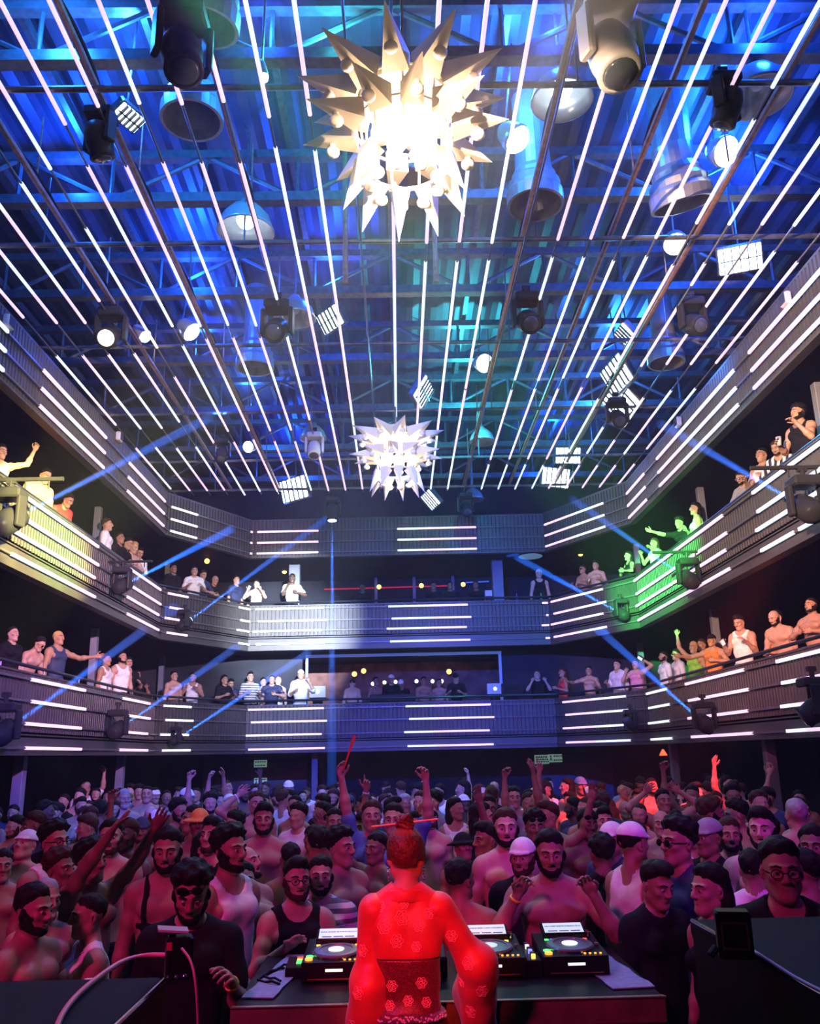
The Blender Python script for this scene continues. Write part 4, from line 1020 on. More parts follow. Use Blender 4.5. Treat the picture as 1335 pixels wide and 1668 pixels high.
# the packed rest of the dance floor
LOW = [dict(L='down', R='down', det='lo', yaw=y, pitch=p, build=b) for y, p, b in [(0, 0, 'm'), (.5, .05, 'm'), (-.5, 0, 'l'), (.2, -.15, 's'), (-.9, .1, 'm'), (.9, 0, 'f')]]
LOW += [dict(L='up', R='down', det='lo', yaw=.2), dict(L='down', R='fist', det='lo', yaw=-.2), dict(L='upout', R='up', det='lo'), dict(L='phone', R='down', det='lo', pitch=.1), dict(L='clap', R='clap', det='lo')]
MIDP = [dict(p, det='mid') for p in LOW]
rg = random.Random(21)
def free(x, y, d=.36): return not any(math.hypot(x-a, y-b) < .42 for a, b in [(5.9, 19.2), (5.9, 14.2), (-5.9, 14), (-5.9, 19), (5.9, 9)]) and all((x-a)**2+((y-b)*.9)**2 > d*d for a, b in TAKEN)
nfill = 0; y = 5.9
while y < 22.3 and nfill < 172:
    w = .42*y if y < 12 else 5.2+.05*y
    x = -w+rg.uniform(0, .4)
    while x < w and nfill < 178:
        px, py = x+rg.uniform(-.12, .12), y+rg.uniform(-.2, .2)
        if abs(px) < min(w, .475*py+.2) and free(px, py, .44 if y < 9 else .40):
            TAKEN.append((px, py)); nfill += 1
            q = rg.random(); near = py < 9.5
            pi = rg.choices(range(len(LOW)), [5, 5, 4, 4, 4, 3, .5, .5, .4, .8, .6])[0]
            pose = (MIDP if near else LOW)[pi]; fem = pose.get('build') == 'f'
            hk = rg.choices(['short', 'buzz', 'curly', 'quiff', None], [6, 2, 3, 3, 1])[0]
            if fem: hk = 'long'
            hc = rg.choices(['black', 'brown', 'grey', 'blond'], [8, 4, 1, .6])[0]
            tk = rg.choices([None, ('tank', 'white'), ('tank', 'black'), ('tee', 'black'), ('tee', 'white'), ('tee', 'navy'), ('tee', 'grey')], [9, 2, 2, 3, 1, 1.5, 1])[0]
            if fem and tk is None: tk = ('tank', 'black')
            hat = rg.choices([None, ('cap', 'white'), ('cap', 'black'), ('cap_back', 'navy')], [24, .7, 1, .6])[0]
            bd = rg.choice([None, None, 'black', 'black', 'brown']) if not fem else None
            gl = rg.choices([None, 'on', 'up'], [8, 1, 1])[0] if near else None
            facing = rg.gauss(0, .45) if rg.random() < .84 else PI+rg.gauss(0, .5)
            face_ = px/py*.6*-1
            dep = 'near rows' if py < 9.5 else 'middle rows' if py < 14 else 'rear rows'
            zone = 'left' if px < -.17*py else 'right' if px > .17*py else 'centre'
            hd = 'long-haired' if hk == 'long' else 'bald' if hk is None else f'{hc}-haired'
            if hat: hd = f'{hat[1]}-capped'
            tp = 'bare-chested' if tk is None else f'{tk[1]} {"tank-topped" if tk[0] == "tank" else "t-shirted"}'
            act = {6: ' one arm raised', 7: ' with a fist raised', 8: ' with both arms raised', 9: ' hand up', 10: ' hands clasped'}.get(pi, '')
            if abs(facing) > 1.6: act += ', back turned'
            grp = f'dancers in the {zone} of the {dep}'
            person(ap(**pose), (px, py, 0), facing+face_, f'{hd} {tp} dancer{act} in {dep.split()[0]} {zone} rows', skin=rg.choices([0, 1, 2, 3, 4], [1.5, 4, 4, 2, .7])[0],
                   hair=(hk, hc) if hk else None, beard=bd, top=tk, bottom=rg.choice([('trousers', 'black'), ('shorts', 'black'), ('shorts', 'denim')]), hat=hat, glasses=gl, sc=rg.uniform(.94, 1.05), group=grp)
        x += rg.uniform(.50, .66) if y < 10 else rg.uniform(.62, .95)
    y += .52 if y < 9 else .72
print('crowd fill', nfill)

# ------------------------------------------------------------------ balcony guests
TAKENB = []
def bal(tier, fidx, u, vt, face, label, back=.38, pose=None, top=None, **kw):
    a, d, n, L = face_of(fidx); p = atpl(u, vt, a-n*back, n)
    fl = TIERS[tier]['floor']; lean = (pose or {}).get('lean', 0)
    full = 1.80-.62*(1-math.cos(lean))
    s = float(np.clip((p[2]-fl)/full, .93, 1.06))
    th = math.atan2(n[0], -n[1])
    pose = dict(pose or {}); pose.setdefault('det', 'mid')
    # lean brings the head forward: stand back by as much
    off = .68*math.sin(lean)*s
    q = p-n*off
    for k in range(14):
        if all(abs(q[2]-q2[2]) > 2 or math.hypot(q[0]-q2[0], q[1]-q2[1]) > .43 for q2 in TAKENB): break
        back += .09; p = atpl(u, vt, a-n*back, n); q = p-n*off; s = float(np.clip((p[2]-fl)/full, .90, 1.08))
    TAKENB.append(q)
    return person(ap(**pose), (q[0], q[1], fl), th+(face if fidx == 2 else -face), label, top=top, sc=s, **kw)
def face_of(i): return face(i)
b = bal
LN = dict(L='lean', R='lean', lean=.42, pitch=.15); LN2 = dict(L='elbow', R='elbow', lean=.3, pitch=.1); ST = dict(L='down', R='down'); STB = dict(L='bent', R='bent'); CR = dict(L='clap', R='elbow')
U, W = 'upper', 'lower'
# upper balcony, left side
b(U, 0, 6, 742, .6, 'man in pale tank top raising a fist over the yellow-lit balcony', .40, dict(L=((.8, -.35, .35), (.2, -.2, 1), 1.2), R='down', lean=.15), top=('tank', 'white'), skin=1)
b(U, 0, 86, 762, .5, 'bare-chested man bending over the rail of the yellow-lit balcony', .34, dict(L='lean', R='lean', lean=.5, build='l'), skin=1, hair=('buzz', 'black'))
b(U, 0, 120, 806, .4, 'guest in red top leaning far over the rail beside the bare-chested man', .3, dict(L='lean', R='lean', lean=.6), top=('tee', 'red'), skin=2)
b(U, 0, 176, 834, -.2, 'person in white t-shirt standing by the blue column on the upper left balcony', .5, ST, top=('tee', 'white'), skin=1, hair=('short', 'brown'))
b(U, 0, 196, 862, .3, 'dark-haired guest behind the rail right of the blue column, upper left balcony', .6, ST, top=('tee', 'black'), hair=('long', 'black'), skin=2)
b(U, 0, 209, 872, .2, 'orange-lit guest in black top looking down, upper left balcony', .4, LN2, top=('tee', 'black'), skin=1)
b(U, 0, 222, 878, .5, 'light-haired guest leaning out beside the white-shirted pair, upper left balcony', .36, LN2, skin=0, hair=('short', 'blond'))
b(U, 0, 238, 884, .8, 'guest in white shirt hugging the rail at the far end of the upper left balcony', .36, LN, top=('tee', 'white'), skin=1)
# upper balcony, left corner
b(U, 1, 283, 918, .2, 'shadowed guest at the left end of the upper balcony corner', .5, ST, top=('tee', 'black'), skin=3)
b(U, 1, 317, 922, .7, 'man in white t-shirt at the rail of the upper left corner', .4, STB, top=('tee', 'white'), skin=1)
b(U, 1, 334, 928, .3, 'man in grey-blue t-shirt next to the white-shirted one, upper left corner', .4, LN2, top=('tee', 'navy'), skin=1)
b(U, 1, 351, 937, .1, 'bald man in black t-shirt leaning on the upper left corner rail', .36, LN2, top=('tee', 'black'), skin=1, hair=None)
b(U, 1, 385, 937, .1, 'man in dark blue t-shirt standing upright, upper left corner', .42, ST, top=('tee', 'navy'), skin=1)
b(U, 2, 418, 949, -.1, 'bare-chested guest holding a camera to the face, upper back balcony', .4, dict(L='face', R='face'), skin=0, hair=('short', 'black'))
b(U, 2, 476, 934, .3, 'dark-skinned man in white t-shirt, arms folded over the upper back rail', .4, dict(L='elbow', R='phone'), top=('tee', 'white'), skin=4)
b(U, 2, 877, 927, 0, 'pale blond guest in black tank top standing behind the upper back rail', .42, ST, top=('tank', 'black'), skin=0, hair=('short', 'white'))
for u, lab in [(590, 'first'), (706, 'second'), (733, 'third'), (775, 'fourth')]:
    b(U, 2, u, 962, 0, f'{lab} dim seated guest from the left behind the upper back rail', 1.2, dict(L='down', R='down', det='lo'), skin=3, top=('tee', 'black'))
# upper balcony, right corner and side
b(U, 3, 948, 920, -.1, 'bare-chested man in sunglasses on the upper right corner', .42, STB, skin=2, glasses='on')
b(U, 3, 969, 914, -.5, 'bare-chested dark-haired man showing something to his neighbour, upper right corner', .40, STB, skin=1, hair=('quiff', 'black'))
b(U, 3, 1022, 897, .3, 'long-haired woman in strapless top, arms crossed, upper right corner', .42, dict(L='elbow', R='elbow', build='f'), skin=1, hair=('long', 'black'), top=('tank', 'black'))
b(U, 4, 1064, 876, -.4, 'green-lit guest with hands at the face on the upper right balcony', .40, dict(L='face', R='phone', build='s'), top=('tank', 'white'), skin=1, hair=('long', 'brown'))
b(U, 4, 1102, 843, -.5, 'green-lit man in black t-shirt stretching an arm over the rail', .38, dict(L='lean', R=((.5, -.75, .25), (.3, -.8, .4), .2), lean=.2), top=('tee', 'black'), skin=1, hair=('curly', 'black'))
b(U, 4, 1130, 818, .2, 'long-haired woman with bare shoulders against the blue column, upper right', .5, dict(L='down', R='elbow', build='f', yaw=.3), skin=0, hair=('long', 'black'), top=('tank', 'white'))
b(U, 4, 1200, 770, -.5, 'man in mirrored sunglasses and grey t-shirt leaning on the upper right rail', .40, LN2, top=('tee', 'grey'), skin=1, glasses='on mirror', hair=('short', 'black'), beard='black')
b(U, 4, 1238, 729, -.6, 'guest in white tank top pressed against the striped-shirt man', .55, STB, top=('tank', 'white'), skin=1, hair=('short', 'black'))
b(U, 4, 1254, 727, -.7, 'man in black and white striped shirt leaning forward, upper right rail', .36, LN2, top=('shirt', 'bold_stripe'), skin=1, hair=('short', 'brown'), beard='brown')
b(U, 4, 1297, 657, -.45, 'curly-haired man in black top with necklace at the upper right end', .40, dict(L='phone', R='bent', yaw=-.15), top=('tank', 'black'), skin=1, hair=('curly', 'black'), beard='black', glasses=None)
# lower balcony, left side
b(W, 0, 22, 1019, .3, 'man in black t-shirt with cropped hair at the left end of the lower balcony', .5, ST, top=('tee', 'black'), skin=1, hair=('buzz', 'black'))
b(W, 0, 69, 1038, .3, 'man in sunglasses resting his arms along the lower left rail', .36, LN, skin=1, glasses='on', hair=('short', 'black'))
b(W, 0, 97, 1018, .4, 'bald man in dark vest standing behind the sunglasses man, arm out', .6, dict(L='out', R='down'), top=('tank', 'navy'), skin=2, hair=None)
b(W, 0, 174, 1064, .2, 'blue-lit guest behind the column on the lower left balcony', .6, ST, top=('tank', 'white'), skin=2)
b(W, 0, 200, 1060, .7, 'bare-armed man in white tank top in profile, lower left balcony', .42, ST, top=('tank', 'white'), skin=1, beard='black')
b(W, 0, 210, 1070, .9, 'orange-lit bearded man beside the white tank top, lower left balcony', .5, STB, skin=1, beard='black', top=('tee', 'black'))
b(W, 0, 224, 1092, .8, 'guest in black clapping at the far end of the lower left balcony', .4, dict(L='clap', R='clap'), skin=2, top=('tee', 'black'))
b(W, 1, 284, 1095, .2, 'bare-chested man standing alone by the column, lower left corner', .45, ST, skin=1)
b(W, 1, 314, 1106, .9, 'guest raising both hands to clap, lower left corner', .42, dict(L='clap', R='phone'), skin=2, top=('tank', 'white'))
b(W, 1, 366, 1099, .2, 'long-haired guest in dark top, lower left corner', .5, STB, skin=2, hair=('long', 'black'), top=('tee', 'black'), )
b(W, 1, 381, 1105, .5, 'guest in dark top looking down beside the long-haired one', .42, LN2, skin=1, top=('tee', 'navy'))
b(W, 2, 408, 1094, .5, 'dark-haired man in black t-shirt with pale print, lower back balcony', .42, STB, top=('tee', 'floral'), skin=1, hair=('quiff', 'black'))
b(W, 2, 429, 1103, .6, 'man peering from behind, between the printed shirt and the navy shirt', .75, ST, top=('tee', 'grey'), skin=1)
b(W, 2, 443, 1099, .1, 'broad man in navy t-shirt with arms crossed, lower back balcony', .40, dict(L='elbow', R='down', build='l'), top=('tee', 'navy'), skin=1, hair=('buzz', 'black'))
b(W, 2, 453, 1101, -.3, 'pale bald man just behind the broad navy-shirted man', .62, ST, top=('tank', 'white'), skin=0, hair=None)
b(W, 2, 490, 1090, .2, 'man in white cap and white sweatshirt, one hand at his face', .36, dict(L='face', R='bent'), top=('shirt', 'white'), bottom=('trousers', 'white'), skin=1, hat=('cap', 'white'))
b(W, 2, 572, 1110, PI, 'bare-backed guest bent over a table, dim light inside the booth', .9, dict(L='down', R='down', lean=.35), skin=0, hair=('buzz', 'brown'))
b(W, 2, 612, 1102, .6, 'orange-lit guest inside the booth left of the small lights', 1.4, STB, skin=2, top=None)
b(W, 2, 637, 1098, .2, 'booth guest in white headwear in front of the small blue lights', 1.0, ST, skin=2, hat=('cap_back', 'white'), top=('tee', 'black'))
b(W, 2, 654, 1112, -.1, 'booth guest in white cap crouching by the console', .8, dict(L='down', R='down', lean=.35), skin=2, hat=('cap', 'white'), top=('tee', 'black'))
b(W, 2, 690, 1112, .2, 'bare-shouldered booth guest right of the console, turned away', 1.5, ST, skin=2, )
b(W, 2, 715, 1113, .0, 'second bare-shouldered booth guest right of the console', 1.4, ST, skin=1)
b(W, 2, 742, 1098, -.2, 'man in black t-shirt and black cap working at the booth counter', .6, dict(L='bent', R='bent', pitch=.3), top=('tee', 'black'), skin=1, hat=('cap', 'black'))
b(W, 2, 874, 1091, 0, 'man in black t-shirt drinking with both hands at his mouth, lower back balcony', .42, dict(L='face', R='face'), top=('tee', 'black'), skin=0, hair=('buzz', 'brown'))
b(W, 3, 915, 1087, .2, 'long-haired guest in pink-lit dress on the lower right corner', .5, dict(L='bent', R='down', build='f'), top=('tank', 'red'), skin=2, hair=('long', 'brown'))
b(W, 3, 958, 1087, -.8, 'bare-chested man holding out a hand in profile, lower right corner', .45, dict(L='bent', R='out'), skin=2)
b(W, 3, 1004, 1074, -.1, 'man in thinly striped white shirt at the lower right corner rail', .40, dict(L='down', R='bent'), top=('shirt', 'thin_stripe'), skin=1, hair=('quiff', 'black'))
b(W, 3, 1034, 1077, -.5, 'bare-armed guest holding up a phone beside the striped shirt', .42, dict(L='head', R='face'), skin=1, top=('tank', 'pink'))
b(W, 4, 1079, 1060, -.1, 'bearded man in white t-shirt on the lower right balcony', .42, ST, top=('tee', 'white'), skin=2, beard='black', hair=('buzz', 'black'))
b(W, 4, 1100, 1056, -.1, 'man in sunglasses and white t-shirt behind the bearded one, lower right', .62, ST, top=('tee', 'white'), skin=1, glasses='on')
b(W, 4, 1128, 1044, -.6, 'yellow-lit guest raising a fist on the lower right balcony', .60, dict(L='down', R='fist'), skin=1, top=('tank', 'lime'), hair=('short', 'blond'))
b(W, 4, 1141, 1040, -.6, 'yellow-lit guest squeezed beside the blue column, lower right', .75, ST, skin=1, hair=('short', 'brown'))
b(W, 4, 1157, 1032, -.8, 'orange-lit man in dark cap embracing friends by the blue column', .42, dict(L='elbow', R='out'), skin=1, hat=('cap', 'black'), top=('tank', 'orange'))
b(W, 4, 1203, 1000, -.7, 'man in white tank top and pale shorts checking his phone, lower right rail', .36, dict(L='hold', R='hold', pitch=.35), skin=1, top=('tank', 'white'), bottom=('shorts', 'white'), hair=('quiff', 'black'))
b(W, 4, 1253, 994, -.5, 'bald bearded bare-chested man leaning on the lower right rail', .34, dict(L='lean', R='lean', lean=.28, pitch=.1, build='l'), skin=1, hair=None, beard='black')
b(W, 4, 1262, 993, -.5, 'dark-haired guest hidden behind the bald bearded man', .85, ST, skin=1, top=('tee', 'orange'))
b(W, 4, 1318, 972, -.4, 'muscular bare-chested man with folded arms at the right end, lower balcony', .40, dict(L='elbow', R='elbow', build='l', pitch=-.05), skin=2, hair=('buzz', 'black'), beard='black')
# ------------------------------------------------------------------ stage, performer, decks, monitors
m_stage = mat('stage_black', (.008, .008, .009), .55, noise=.2)
m_wood = mat('table_dark_laminate', (.014, .013, .015), .35, noise=.25, scale=10)
m_edgew = mat('table_edge_wood', (.16, .09, .06), .4, noise=.3, scale=9)
m_tape = mat('blue_grey_cloth', (.26, .30, .42), .8, noise=.15, scale=30, bump=.3)
m_gear = mat('player_black', (.010, .010, .013), .3)
m_gearl = mat('player_grey', (.14, .14, .17), .3, metal=.4)
m_chr = mat('chrome', (.6, .6, .65), .12, metal=1.)
m_scr = mat('player_screen', (.5, .6, .6), .2, emit=(.62, .85, .80), estr=.75)
def glow(n, c, s): return mat('button_'+n, c, .3, emit=c, estr=s)
g_or, g_gr, g_rd, g_wh, g_bl, g_yl = glow('orange', (1, .35, .04), 2.), glow('green', (.1, 1, .2), 1.5), glow('red', (1, .06, .05), 1.8), glow('white', (.8, 1, .85), 1.1), glow('blue', (.2, .3, 1), 1.5), glow('amber', (1, .7, .1), 1.6)
SZ = .30
struct(MB().box((.2, 2.1, SZ/2), (3.5, 2.9, SZ)).box((.2, 4.45, SZ/2), (2.1, 1.8, SZ)).build('stage_floor', m_stage))
TX, TZ, TY0, TY1 = .20, 1.235, 4.32, 5.32
tb = thing('deck_table', 'long dark table carrying the players, with a brown front rail', 'table', (TX, (TY0+TY1)/2, SZ))
MB().rbox((0, 0, TZ-SZ-.02), (1.93, TY1-TY0, .04), .006).build('tabletop', m_wood, tb)
MB().rbox((0, -(TY1-TY0)/2-.012, TZ-SZ-.055), (1.95, .03, .11), .006).build('front_rail', m_edgew, tb)
MB().box((0, -(TY1-TY0)/2-.03, TZ-SZ-.002), (1.95, .012, .006)).build('rail_trim', mat('copper_trim', (.55, .28, .18), .3, metal=.8), tb)
for sx in (-1, 1):
    for sy in (-1, 1): MB().box((sx*.9, sy*.44, (TZ-SZ-.04)/2), (.06, .06, TZ-SZ-.04)).build('leg', m_gear, tb)
MB().box((0, .46, (TZ-SZ)/2), (1.86, .02, TZ-SZ-.1)).build('front_panel', m_stage, tb)
for x, nm in ((-.62, 'left'), (1.02, 'right')):
    o = thing('cloth_strip', f'blue-grey cloth strip laid across the {nm} end of the deck table', 'cloth', (x, 4.85, TZ))
    R = rotm('Z', -.12 if x < 0 else .10); w = .15 if x < 0 else .2
    mb = MB(); n = 10
    vs = []
    for i in range(n+1):
        for sx in (-1, 1):
            for zz in (.002, .007):
                q = R @ V3(sx*w/2*(1+.06*math.sin(i*2)), -.44+.88*i/n, 0); vs.append((q[0], q[1], zz+.002*math.sin(i*1.7)+.002))
    fs = []
    for i in range(n):
        a = 4*i; fs += [(a+1, a+3, a+7, a+5), (a, a+4, a+6, a+2), (a, a+1, a+5, a+4), (a+2, a+6, a+7, a+3)]
    fs += [(0, 2, 3, 1), (4*n, 4*n+1, 4*n+3, 4*n+2)]
    mb.add(vs, fs).build('strip', m_tape, o)
def player(x, y, lab, seed):
    r = random.Random(seed); o = thing('media_player', lab, 'player', (x, y, TZ))
    W, D, H = .32, .41, .115; tl = .06
    b = MB(); hw, hd = W/2, D/2
    b.add([(-hw, -hd, .012), (hw, -hd, .012), (hw, hd, .012), (-hw, hd, .012), (-hw, -hd, H-.02), (hw, -hd, H-.02), (hw, hd, H+.012), (-hw, hd, H+.012)],
          [(0, 3, 2, 1), (0, 1, 5, 4), (1, 2, 6, 5), (2, 3, 7, 6), (3, 0, 4, 7), (4, 5, 6, 7)]).build('case', m_gear, o)
    zt = lambda yy: H-.02+(yy+hd)/D*.032
    for sx in (-1, 1):
        for sy in (-1, 1): MB().tube((sx*.13, sy*.17, 0), (sx*.13, sy*.17, .014), .016).build('foot', m_gear, o)
    Rj = rotm('X', math.atan(.032/D))
    j = MB().lathe([(.118, 0), (.118, .010), (.112, .016), (.085, .018), (.083, .014), (.0, .014)], (0, -.045, zt(-.045)), 36, Rj).build('jog_wheel', m_gearl, o, smooth=False)
    MB().lathe([(.121, 0), (.121, .006), (.118, .006)], (0, -.045, zt(-.045)), 36, Rj).build('jog_ring', m_chr, j)
    MB().lathe([(.040, .015), (.040, .018), (0, .018)], (0, -.045, zt(-.045)), 24, Rj).build('jog_display', g_wh if seed % 2 else m_scr, j)
    Rs = rotm('X', .32); sc = V3(0, .135, zt(.135)+.028)
    s = MB().rbox(sc, (.23, .115, .03), .006, Rs).build('screen_housing', m_gear, o)
    MB().box(sc+Rs @ V3(0, 0, .016), (.205, .092, .002), Rs).build('screen', m_scr, s)
    wv = MB()
    for k in range(46):
        h = .004+.014*abs(math.sin(k*.9+seed))*r.random(); wv.box(sc+Rs @ V3(-.095+k*.0042, .012, .0178), (.0026, h, .0012), Rs)
    wv.build('waveform', mat('waveform_dark', (.05, .16, .2), .4), s)
    bs = MB()
    for k in range(3): bs.box(sc+Rs @ V3(-.06+k*.06, -.035, .0178), (.05, .008, .0012), Rs)
    bs.build('screen_text_bar', mat('screen_bar', (.08, .09, .1), .4), s)
    for k, g in enumerate([g_or, g_gr]): MB().tube((-.128, -.16+k*.052, zt(-.15)-.004), (-.128, -.16+k*.052, zt(-.15)+.008), .019, n=16).build('play_button', g, o)
    for k in range(8): MB().rbox((-.10+k*.0285, .068, zt(.068)+.003), (.022, .012, .008), .002).build('hot_cue_button', [g_or, g_yl, g_rd, g_gr, g_bl, g_or, g_wh, g_rd][(k+seed) % 8], o)
    for k in range(4): MB().tube((.05+k*.026, -.172, zt(-.17)-.002), (.05+k*.026, -.172, zt(-.17)+.005), .006, n=8).build('small_button', g_or, o)
    MB().box((.138, -.02, zt(-.02)+.001), (.008, .14, .003)).build('fader_slot', m_chr, o)
    MB().rbox((.138, -.05+.03*r.random(), zt(-.04)+.008), (.018, .03, .012), .003).build('fader_cap', m_gearl, o)
    for k in range(2): MB().tube((.13, .12+k*.04, zt(.14)), (.13, .12+k*.04, zt(.14)+.022), .012, n=12).build('knob', m_chr, o)
    MB().box((0, -hd-.001, .06), (.085, .004, .012)).build('front_slot_light', g_wh, o)
    MB().box((0, -hd-.003, .022), (.26, .006, .004)).build('front_trim', mat('copper_trim', (.55, .28, .18)), o)
    return o
player(-.34, 4.86, 'media player with glowing screen left of the performer', 1)
player(.44, 4.86, 'media player just right of the performer, half behind her sleeve', 2)
player(.85, 4.86, 'media player at the right end of the row of decks', 3)
mx = thing('mixer', 'black mixer with rows of knobs between the players, mostly behind the performer', 'mixer', (.05, 4.86, TZ))
MB().rbox((0, 0, .055), (.33, .40, .10), .008).build('case', m_gear, mx)
for i in range(6):
    for j_ in range(5): MB().tube((-.12+i*.048, .15-j_*.05, .103), (-.12+i*.048, .15-j_*.05, .128), .012, .009, n=10).build('knob', m_gearl, mx)
for i in range(4): MB().rbox((-.1+i*.066, -.13, .115), (.03, .018, .018), .003).build('fader_cap', m_chr, mx)
for i in range(8): MB().box((-.11+i*.03, .185, .106), (.014, .006, .006)).build('level_light', [g_gr, g_gr, g_yl, g_rd][i % 4], mx)
se = thing('effects_unit', 'narrow black effects box with lit knobs between the two right players', 'effects box', (.645, 4.84, TZ))
MB().rbox((0, 0, .04), (.075, .36, .08), .006).build('case', m_gear, se)
for k in range(6): MB().tube((0, -.14+k*.055, .08), (0, -.14+k*.055, .10), .011, n=10).build('knob', [g_yl, m_gearl, g_bl, m_gearl, g_wh, m_gearl][k], se)
sb = thing('small_controller', 'small black box with coloured buttons at the left end of the decks', 'controller', (-.555, 4.9, TZ), .05)
MB().rbox((0, 0, .025), (.09, .26, .05), .006).build('case', m_gear, sb)
for k, g in enumerate([g_rd, g_or, g_gr, g_gr]): MB().box((.02, .09-k*.04, .052), (.03, .022, .006)).build('button', g, sb)
for k, pts in enumerate([[(-.60, 4.62), (-.72, 4.72), (-.66, 4.9), (-.60, 4.98)], [(-.60, 4.66), (-.70, 4.78), (-.64, 4.96), (-.59, 5.02)]]):
    o = tag(MB().path([(x-pts[0][0], y-pts[0][1], .014+.006*math.sin(i*2)+.004*k) for i, (x, y) in enumerate([tuple(np.array(pts[j])*(1-t)+np.array(pts[j+1])*t) for j in range(3) for t in (0, .33, .66)])], .006, 6).build('cable', m_gear),
        ('outer' if k == 0 else 'inner')+' black cable looping over the left cloth strip', 'cable'); o.location = (*pts[0], TZ)

# monitors each side of the performer
def monitor(x0, x1, y0, y1, zt, lab, edge):
    o = thing('booth_monitor', lab, 'speaker', ((x0+x1)/2, (y0+y1)/2, SZ)); w, d, h = x1-x0, y1-y0, zt-SZ
    MB().rbox((0, 0, h/2), (w, d, h), .015).build('cabinet', mat('monitor_black', (.008, .008, .012), .6, noise=.2, scale=30), o)
    ex = (w/2) if edge == 'r' else -(w/2)
    MB().tube((ex, -d/2+.02, h), (ex, d/2-.02, h), .006, n=6).build('edge_trim', m_chr, o)
    MB().box((0, d/2+.004, h*.55), (w*.9, .008, h*.8)).build('grille', mat('monitor_grille', (.03, .03, .03), .6, bump=.8, scale=200), o)
    MB().tube((-.06, -d/2-.03, h*.8), (.06, -d/2-.03, h*.8), .012).build('handle', m_gear, o)
    return o
MZ = 1.70
monitor(-1.32, -.68, 1.75, 2.76, MZ, 'black booth monitor at the lower left with a worn shiny edge', 'r')
monitor(1.05, 1.75, 2.2, 3.42, MZ, 'black booth monitor at the lower right with a blue-lit edge', 'l')
# small boxes standing on the monitors
p = atz(305, 1588, MZ)
bx = thing('camera_box', 'small black box with a bright flat plate on top, on the left monitor corner', 'box', (p[0]-.02, p[1]-.03, MZ), .3)
MB().rbox((0, 0, .055), (.075, .07, .11), .006).build('body', m_gear, bx)
MB().box((-.02, 0, .128), (.085, .075, .006), rotm('Y', .12)).build('plate', mat('pale_plate', (.5, .48, .4), .3), bx)
MB().tube((-.02, 0, .11), (-.02, 0, .127), .01).build('stem', m_gear, bx)
MB().box((-.03, -.0365, .09), (.014, .004, .02)).build('red_label', mat('red_label', (.6, .06, .1), .4), bx)
for k in range(3): MB().ball((-.03+k*.022, -.05, .012), .008, 8, 6).build('plug', m_chr, bx, smooth=True)
p = atz(1203, 1562, MZ)
bx2 = thing('intercom_box', 'black box with a framed front standing on the right monitor', 'box', (p[0], p[1]+.02, MZ), -.25)
MB().rbox((0, 0, .065), (.10, .075, .13), .006).build('body', m_gear, bx2)
fr = MB()
for a, c in (((0, .10), (.075, .006)), ((0, .03), (.075, .006)), ((-.036, .065), (.006, .07)), ((.036, .065), (.006, .07))): fr.box((a[0], -.039, a[1]), (c[0], .004, c[1]))
fr.build('front_frame', m_gearl, bx2)
MB().tube((-.055, -.02, .03), (-.075, -.03, .01), .012).build('plug', m_chr, bx2)
def cable(px, z0, r, m, lab, lift=0.):
    pts = [atz(u, v, z0) if len(q) == 0 else aty(u, v, q[0]) for u, v, *q in px]; fine = []
    for i in range(len(pts)-1):
        p0, p1, p2, p3 = pts[max(i-1, 0)], pts[i], pts[i+1], pts[min(i+2, len(pts)-1)]
        for t in (0, .25, .5, .75): fine.append(.5*((2*p1)+(-p0+p2)*t+(2*p0-5*p1+4*p2-p3)*t*t+(-p0+3*p1-3*p2+p3)*t**3))
    fine.append(pts[-1]); c = fine[0]
    o = MB().path([q-c for q in fine], r, 7).build('cable', m, smooth=True); o.location = tuple(c); return tag(o, lab, 'cable')
m_pinkc = mat('pink_cable', (.62, .25, .30), .45); m_purc = mat('violet_cable', (.35, .28, .5), .45)
cable([(281, 1556), (240, 1556), (200, 1566), (160, 1592), (125, 1622), (100, 1655), (88, 1690)], MZ+.012, .0075, m_pinkc, 'thick pink cable arching over the left monitor')
cable([(296, 1545, 2.62), (310, 1565, 2.58), (318, 1600, 2.55), (322, 1660, 2.55), (322, 1720, 2.55)], MZ, .0035, m_pinkc, 'thin pink cable dropping from the small box on the left monitor')
cable([(1226, 1548), (1260, 1570), (1300, 1595), (1345, 1618)], MZ+.008, .005, m_purc, 'violet cable trailing from the black box to the right edge')
cable([(1172, 1525, 2.9), (1174, 1540, 2.88), (1185, 1552, 2.86), (1192, 1556, 2.85)], MZ, .004, mat('red_cable', (.6, .05, .04), .4), 'short red cable curling at the black box on the right monitor')

